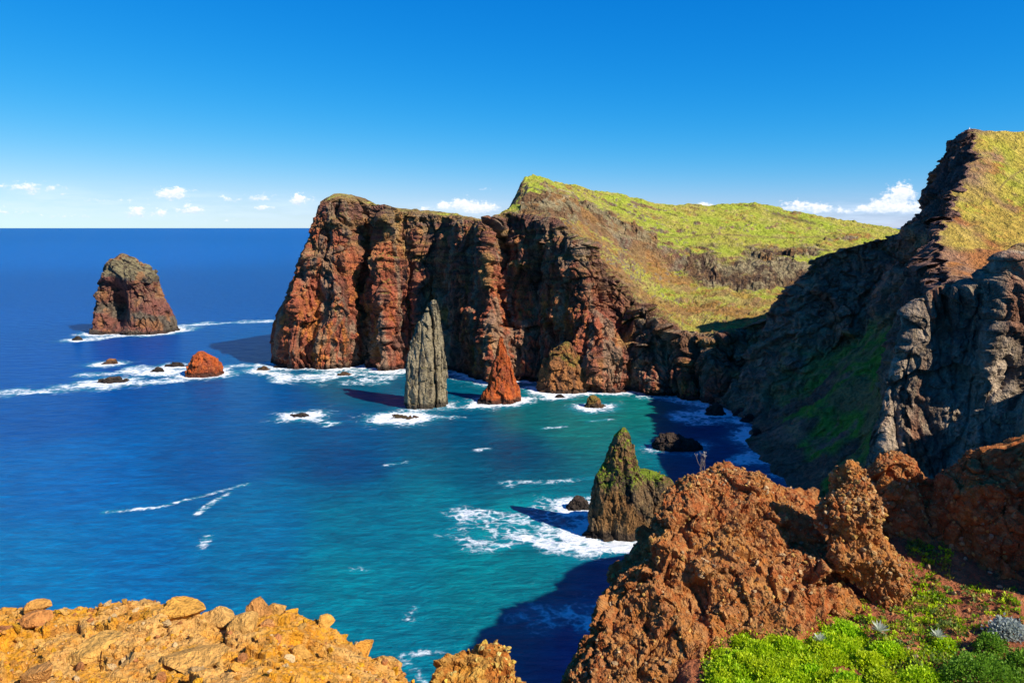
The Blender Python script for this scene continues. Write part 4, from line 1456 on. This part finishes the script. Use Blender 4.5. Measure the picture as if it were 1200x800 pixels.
# ---- cliff under the viewpoint, hidden below the frame but it carries the ledges
rows = []
for x in np.linspace(-40, 60, 9):
    yr = 5.5 + 1.0 * math.sin(x * .3)
    rows.append([(x, -40, 97.0), (x, -4, 96.5), (x, 3, 94.0), (x, yr, 91.0), (x * 1.0, 14, 72), (x, 30, 42), (x * 1.05, 50, 6), (x * 1.05, 58, -8)])
rows = np.swapaxes(np.array(rows, float), 0, 1)
V, sv, su = loft(rows, [4, 6, 10, 30, 30, 30, 8], 160)
p = V.reshape(-1, 3)
p = p + np.stack([0 * p[:, 0], -2 * ridged(p * .08, 3) * (p[:, 1] > 8), 0 * p[:, 0]], 1)
q = grid_faces(*V.shape[:2])
vp_o = link_mesh('terrain', p, q.ravel(), np.full(len(q), 4), M_CLIFF, cols=cliff_color(p, .2))
tag(vp_o, 'cliff below the viewpoint', 'cliff', kind='structure')


# ------------------------------------------------------------------ plants
def leaf_quads(pts, nrm, size, cols, rng, droop=.6):
    n = len(pts)
    a = nrm + rng.normal(size=(n, 3)) * droop
    a /= np.linalg.norm(a, axis=1, keepdims=True)
    s_ = np.cross(a, rng.normal(size=(n, 3)))
    s_ /= np.maximum(np.linalg.norm(s_, axis=1, keepdims=True), 1e-6)
    L = (size * rng.uniform(.45, 1.45, n))[:, None]
    w = L * .32
    v = np.stack([pts, pts + a * L * .55 + s_ * w, pts + a * L, pts + a * L * .55 - s_ * w], 1)
    f = np.arange(n * 4).reshape(n, 4)
    c = np.repeat(cols[:, None, :], 4, 1)
    return v.reshape(-1, 3), f, c.reshape(-1, 3)


def cushion(center, rad, count, size, c0, c1, rng, gap=.25):
    """leaves spread through the outer shell of a lumpy dome"""
    d = rng.normal(size=(count, 3))
    d[:, 2] = np.abs(d[:, 2]) - .15
    d /= np.linalg.norm(d, axis=1, keepdims=True)
    lump = 1 + .34 * fbm(d * 2.2 + center * 3, 3) + .22 * fbm(d * 6 + center, 2)
    r = lump * (1 + .12 * rng.normal(size=count) ** 2 * (rng.random(count) < .12) - .38 * rng.random(count) ** 1.3)
    keep = fbm(d * 3.5 + center * 7, 2) > -gap - .12
    d, r = d[keep], r[keep]
    pts = center + d * r[:, None] * rad
    nrm = d / rad
    nrm /= np.linalg.norm(nrm, axis=1, keepdims=True)
    nrm = nrm + np.array([0, 0, .4])
    m = rng.random(len(pts)) * .7 + .3 * (fbm(pts * 4, 2) + .5)
    col = lerp(np.tile(np.asarray(c0, np.float32), (len(pts), 1)), np.asarray(c1, np.float32), np.clip(m, 0, 1))
    return leaf_quads(pts, nrm, np.full(len(pts), size), col, rng)


def core_dome(center, rad, col, rng):
    s_ = ICO5_V[:, :] * (np.asarray(rad) * .74)
    s_ = s_ * (1 + .15 * fbm(ICO5_V * 2.2 + center * 3, 3))[:, None]
    return s_ + center, ICO5_F


def join(parts):
    vs_, fs, ts, cs_ = [], [], [], []
    off = 0
    for v, f, c in parts:
        vs_.append(v)
        fs.append((f + off).ravel())
        ts.append(np.full(len(f), f.shape[1]))
        cs_.append(c)
        off += len(v)
    return np.concatenate(vs_), np.concatenate(fs), np.concatenate(ts), np.concatenate(cs_)


def ground_at(px, py):
    """where the ray through a photo pixel meets the soil"""
    d = pix_dir(px, py)
    q = np.array([0, 0, CAMZ]) + np.linspace(6, 14, 800)[:, None] * d
    m = q[:, 2] < soil_z(q[:, :1], q[:, 1:2])[:, 0]
    return q[np.argmax(m)] if m.any() else q[-1]


rng = np.random.default_rng(5)
LG0, LG1 = (.27, .46, .005), (.62, .80, .015)
DG0, DG1 = (.08, .20, .012), (.24, .44, .03)


def bush(name, px, py, wpx, hpx, count, size, c0, c1, label, cat, group=None, stems=True):
    g = ground_at(px, py)
    dep = g[1] * math.cos(PITCH) + (CAMZ - g[2]) * math.sin(PITCH)
    rad = np.array([.5 * wpx / F * dep, .42 * wpx / F * dep, hpx / F * dep])
    root = bpy.data.objects.new(name, None)
    COL.objects.link(root)
    root.location = g.tolist()
    tag(root, label, cat, group)
    v, f, c = cushion(np.array([0, 0, 0.0]) + 0, rad, count, size, c0, c1, rng)
    link_mesh('foliage', v, f.ravel(), np.full(len(f), 4), M_LEAF, cols=c, parent=root)
    # woody branching core
    parts = []
    for k in range(16):
        d = rng.normal(size=3)
        d[2] = abs(d[2]) + .3
        d /= np.linalg.norm(d)
        e = d * rad * .85
        s_ = np.cross(d, rng.normal(size=3))
        s_ /= np.linalg.norm(s_)
        b2 = np.cross(d, s_)
        r0, r1 = .010, .004
        ring = np.array([[math.cos(a), math.sin(a)] for a in np.linspace(0, 2 * math.pi, 6)[:-1]])
        v0 = ring[:, :1] * s_ * r0 + ring[:, 1:] * b2 * r0
        v1 = e + ring[:, :1] * s_ * r1 + ring[:, 1:] * b2 * r1
        vv = np.concatenate([v0, v1])
        ff = np.array([[i, (i + 1) % 5, 5 + (i + 1) % 5, 5 + i] for i in range(5)])
        parts.append((vv, ff, np.tile(C(.16, .10, .06), (10, 1))))
    vv, fl, tt, cc = join(parts)
    link_mesh('stems', vv, fl, tt, M_LEAF, cols=cc, parent=root)
    return root


# the bright green cushion carpet is one mass
parts = []
for k in range(260):
    t_ = rng.random()
    px = rng.uniform(838, 1050)
    top = np.interp(px, [838, 860, 900, 960, 1000, 1050], [765, 746, 736, 732, 742, 760])
    if rng.random() < (px - 985) / 80:
        continue
    py = top + rng.random() ** .9 * (835 - top)
    w = rng.uniform(14, 42)
    if fbm(np.array([[px * .018, py * .03, 3.3]]), 2)[0] < -.22:
        continue
    g = ground_at(px, py)
    dep = g[1] * math.cos(PITCH) + (CAMZ - g[2]) * math.sin(PITCH)
    r_ = .5 * w / F * dep
    rad = np.array([r_ * 1.1, r_, r_ * rng.uniform(.45, .95)])
    m_ = rng.random()
    hue = np.array([1 + .25 * (m_ - .5), 1 - .06 * m_, 1.0])
    parts.append(cushion(g - np.array([0, 0, .03]), rad, int(120 * w), .032, np.array(LG0) * hue, np.array(LG1) * hue * rng.uniform(.85, 1.1), rng, gap=.2))
vv, fl, tt, cc = join(parts)
tag(link_mesh('ground_cover', vv, fl, tt, M_LEAF, cols=cc), 'bright lime green cushion of low shrubs on the red soil', 'ground cover', kind='stuff')
# loose weeds between the stones
parts = []
for (x0, x1, y0, y1, cnt) in [(1010, 1130, 725, 775, 120), (1065, 1115, 630, 720, 90), (1030, 1110, 695, 750, 80), (830, 900, 725, 750, 30), (930, 1020, 705, 745, 50),
                              (1000, 1110, 765, 800, 80), (826, 850, 740, 800, 24), (1080, 1200, 685, 740, 60)]:
    for k in range(cnt):
        g = ground_at(rng.uniform(x0, x1), rng.uniform(y0, y1))
        s_ = rng.uniform(.025, .07)
        cc_ = [LG1, LG0, (.38, .40, .04), (.22, .30, .06)][rng.integers(0, 4)]
        parts.append(cushion(g, np.array([s_, s_, s_ * .7]), int(rng.integers(14, 46)), .035, np.array(cc_) * .6, cc_, rng, gap=.6))
vv, fl, tt, cc = join(parts)
tag(link_mesh('weeds', vv, fl, tt, M_LEAF, cols=cc), 'scattered small green and yellowish weeds on the red soil', 'weeds', kind='stuff')

bush('shrub', 1160, 765, 36, 24, 3200, .026, DG0, DG1, 'small round green shrub below the silvery one at the right', 'shrub')
bush('shrub', 1150, 808, 96, 40, 9000, .030, DG0, DG1, 'wide dark green shrub at the bottom right corner', 'shrub')
bush('shrub', 1200, 795, 50, 36, 4000, .030, DG0, DG1, 'dark green shrub cut off by the right edge of the photo', 'shrub')
bush('shrub', 1181, 742, 38, 16, 1700, .040, (.30, .36, .33), (.50, .55, .50), 'silvery grey leaved shrub at the foot of the shaded rock wall', 'shrub')
bush('shrub', 1080, 808, 60, 26, 4200, .030, LG0, LG1, 'bright green shrub at the bottom edge between the carpet and the dark shrub', 'shrub')
bush('shrub', 1108, 760, 30, 12, 1500, .026, LG0, LG1, 'little bright green shrub on bare red soil', 'shrub')


def rosette(px, py, r, label):
    g = ground_at(px, py)
    n_ = 26
    parts = []
    for k in range(n_):
        a = k * 2.4
        e = .25 + .9 * (k / n_)
        d = np.array([math.cos(a) * math.cos(e), math.sin(a) * math.cos(e), math.sin(e)])
        s_ = np.cross(d, [0, 0, 1.0])
        s_ /= np.linalg.norm(s_) + 1e-6
        L = r * rng.uniform(.8, 1.1)
        vv = np.array([d * .0, d * L * .5 + s_ * L * .12, d * L, d * L * .5 - s_ * L * .12])
        parts.append((vv, np.array([[0, 1, 2, 3]]), np.tile(C(.5, .54, .42), (4, 1))))
    vv, fl, tt, cc = join(parts)
    o = link_mesh('rosette_plant', vv, fl, tt, M_LEAF, cols=cc)
    o.location = (g + np.array([0, 0, .10])).tolist()
    tag(o, label, 'plant')


rosette(960, 760, .12, 'whitish star shaped rosette in the middle of the bright green carpet')
rosette(1030, 748, .14, 'pale green star shaped rosette at the foot of the stony pillar')
rosette(1098, 755, .12, 'pale rosette right of the stony pillar on the red soil')

# dry twiggy plant on the crest of the big outcrop
base_p = P(823, 549, 11.3)
parts = []
for k in range(7):
    a = rng.uniform(-.5, .5)
    L = rng.uniform(.10, .22)
    pts = [np.array([0, 0, -.08]), np.array([rng.uniform(-.05, .05), rng.uniform(-.03, .03), -.02])]
    for s_ in range(4):
        pts.append(pts[-1] + np.array([a * .25 * L + rng.normal() * .008, rng.normal() * .01, L / 3.2]))
    for q0, q1 in zip(pts[:-1], pts[1:]):
        w = np.array([.004, 0, 0])
        w2 = np.array([0, .004, 0])
        vv = np.array([q0 - w, q0 + w, q1 + w, q1 - w, q0 - w2, q0 + w2, q1 + w2, q1 - w2])
        parts.append((vv, np.array([[0, 1, 2, 3], [4, 5, 6, 7]]), np.tile(C(.34, .27, .2), (8, 1))))
    tipp = np.repeat(pts[-1][None], 14, 0) + rng.normal(size=(14, 3)) * .012
    parts.append(leaf_quads(tipp, np.tile([0, 0, 1.0], (14, 1)), np.full(14, .022), np.tile(C(.45, .40, .34), (14, 1)), rng, 1.0))
vv, fl, tt, cc = join(parts)
tw = link_mesh('dry_plant', vv, fl, tt, M_LEAF, cols=cc)
tw.location = base_p.tolist()
tag(tw, 'dry twiggy plant on the crest of the big red outcrop', 'plant')

# white survey pillar on the summit
sp = P(1135.5, 156, 396)
root = bpy.data.objects.new('survey_pillar', None)
COL.objects.link(root)
root.location = sp.tolist()
tag(root, 'tiny white survey pillar on top of the summit at the right', 'pillar')


def frustum(name, z0, z1, r0, r1, n=12, parent=None):
    bm = bmesh.new()
    bmesh.ops.create_cone(bm, cap_ends=True, segments=n, radius1=r0, radius2=max(r1, .01), depth=z1 - z0)
    for v_ in bm.verts:
        v_.co.z += .5 * (z0 + z1)
    me = bpy.data.meshes.new(name)
    bm.to_mesh(me)
    bm.free()
    me.materials.append(M_WHITE)
    o = bpy.data.objects.new(name, me)
    COL.objects.link(o)
    o.parent = parent
    return o


frustum('plinth', -.6, .7, 1.0, .95, 4, root)
frustum('shaft', .7, 1.9, .6, .5, 16, root)
frustum('cap', 1.9, 2.8, .35, .05, 16, root)
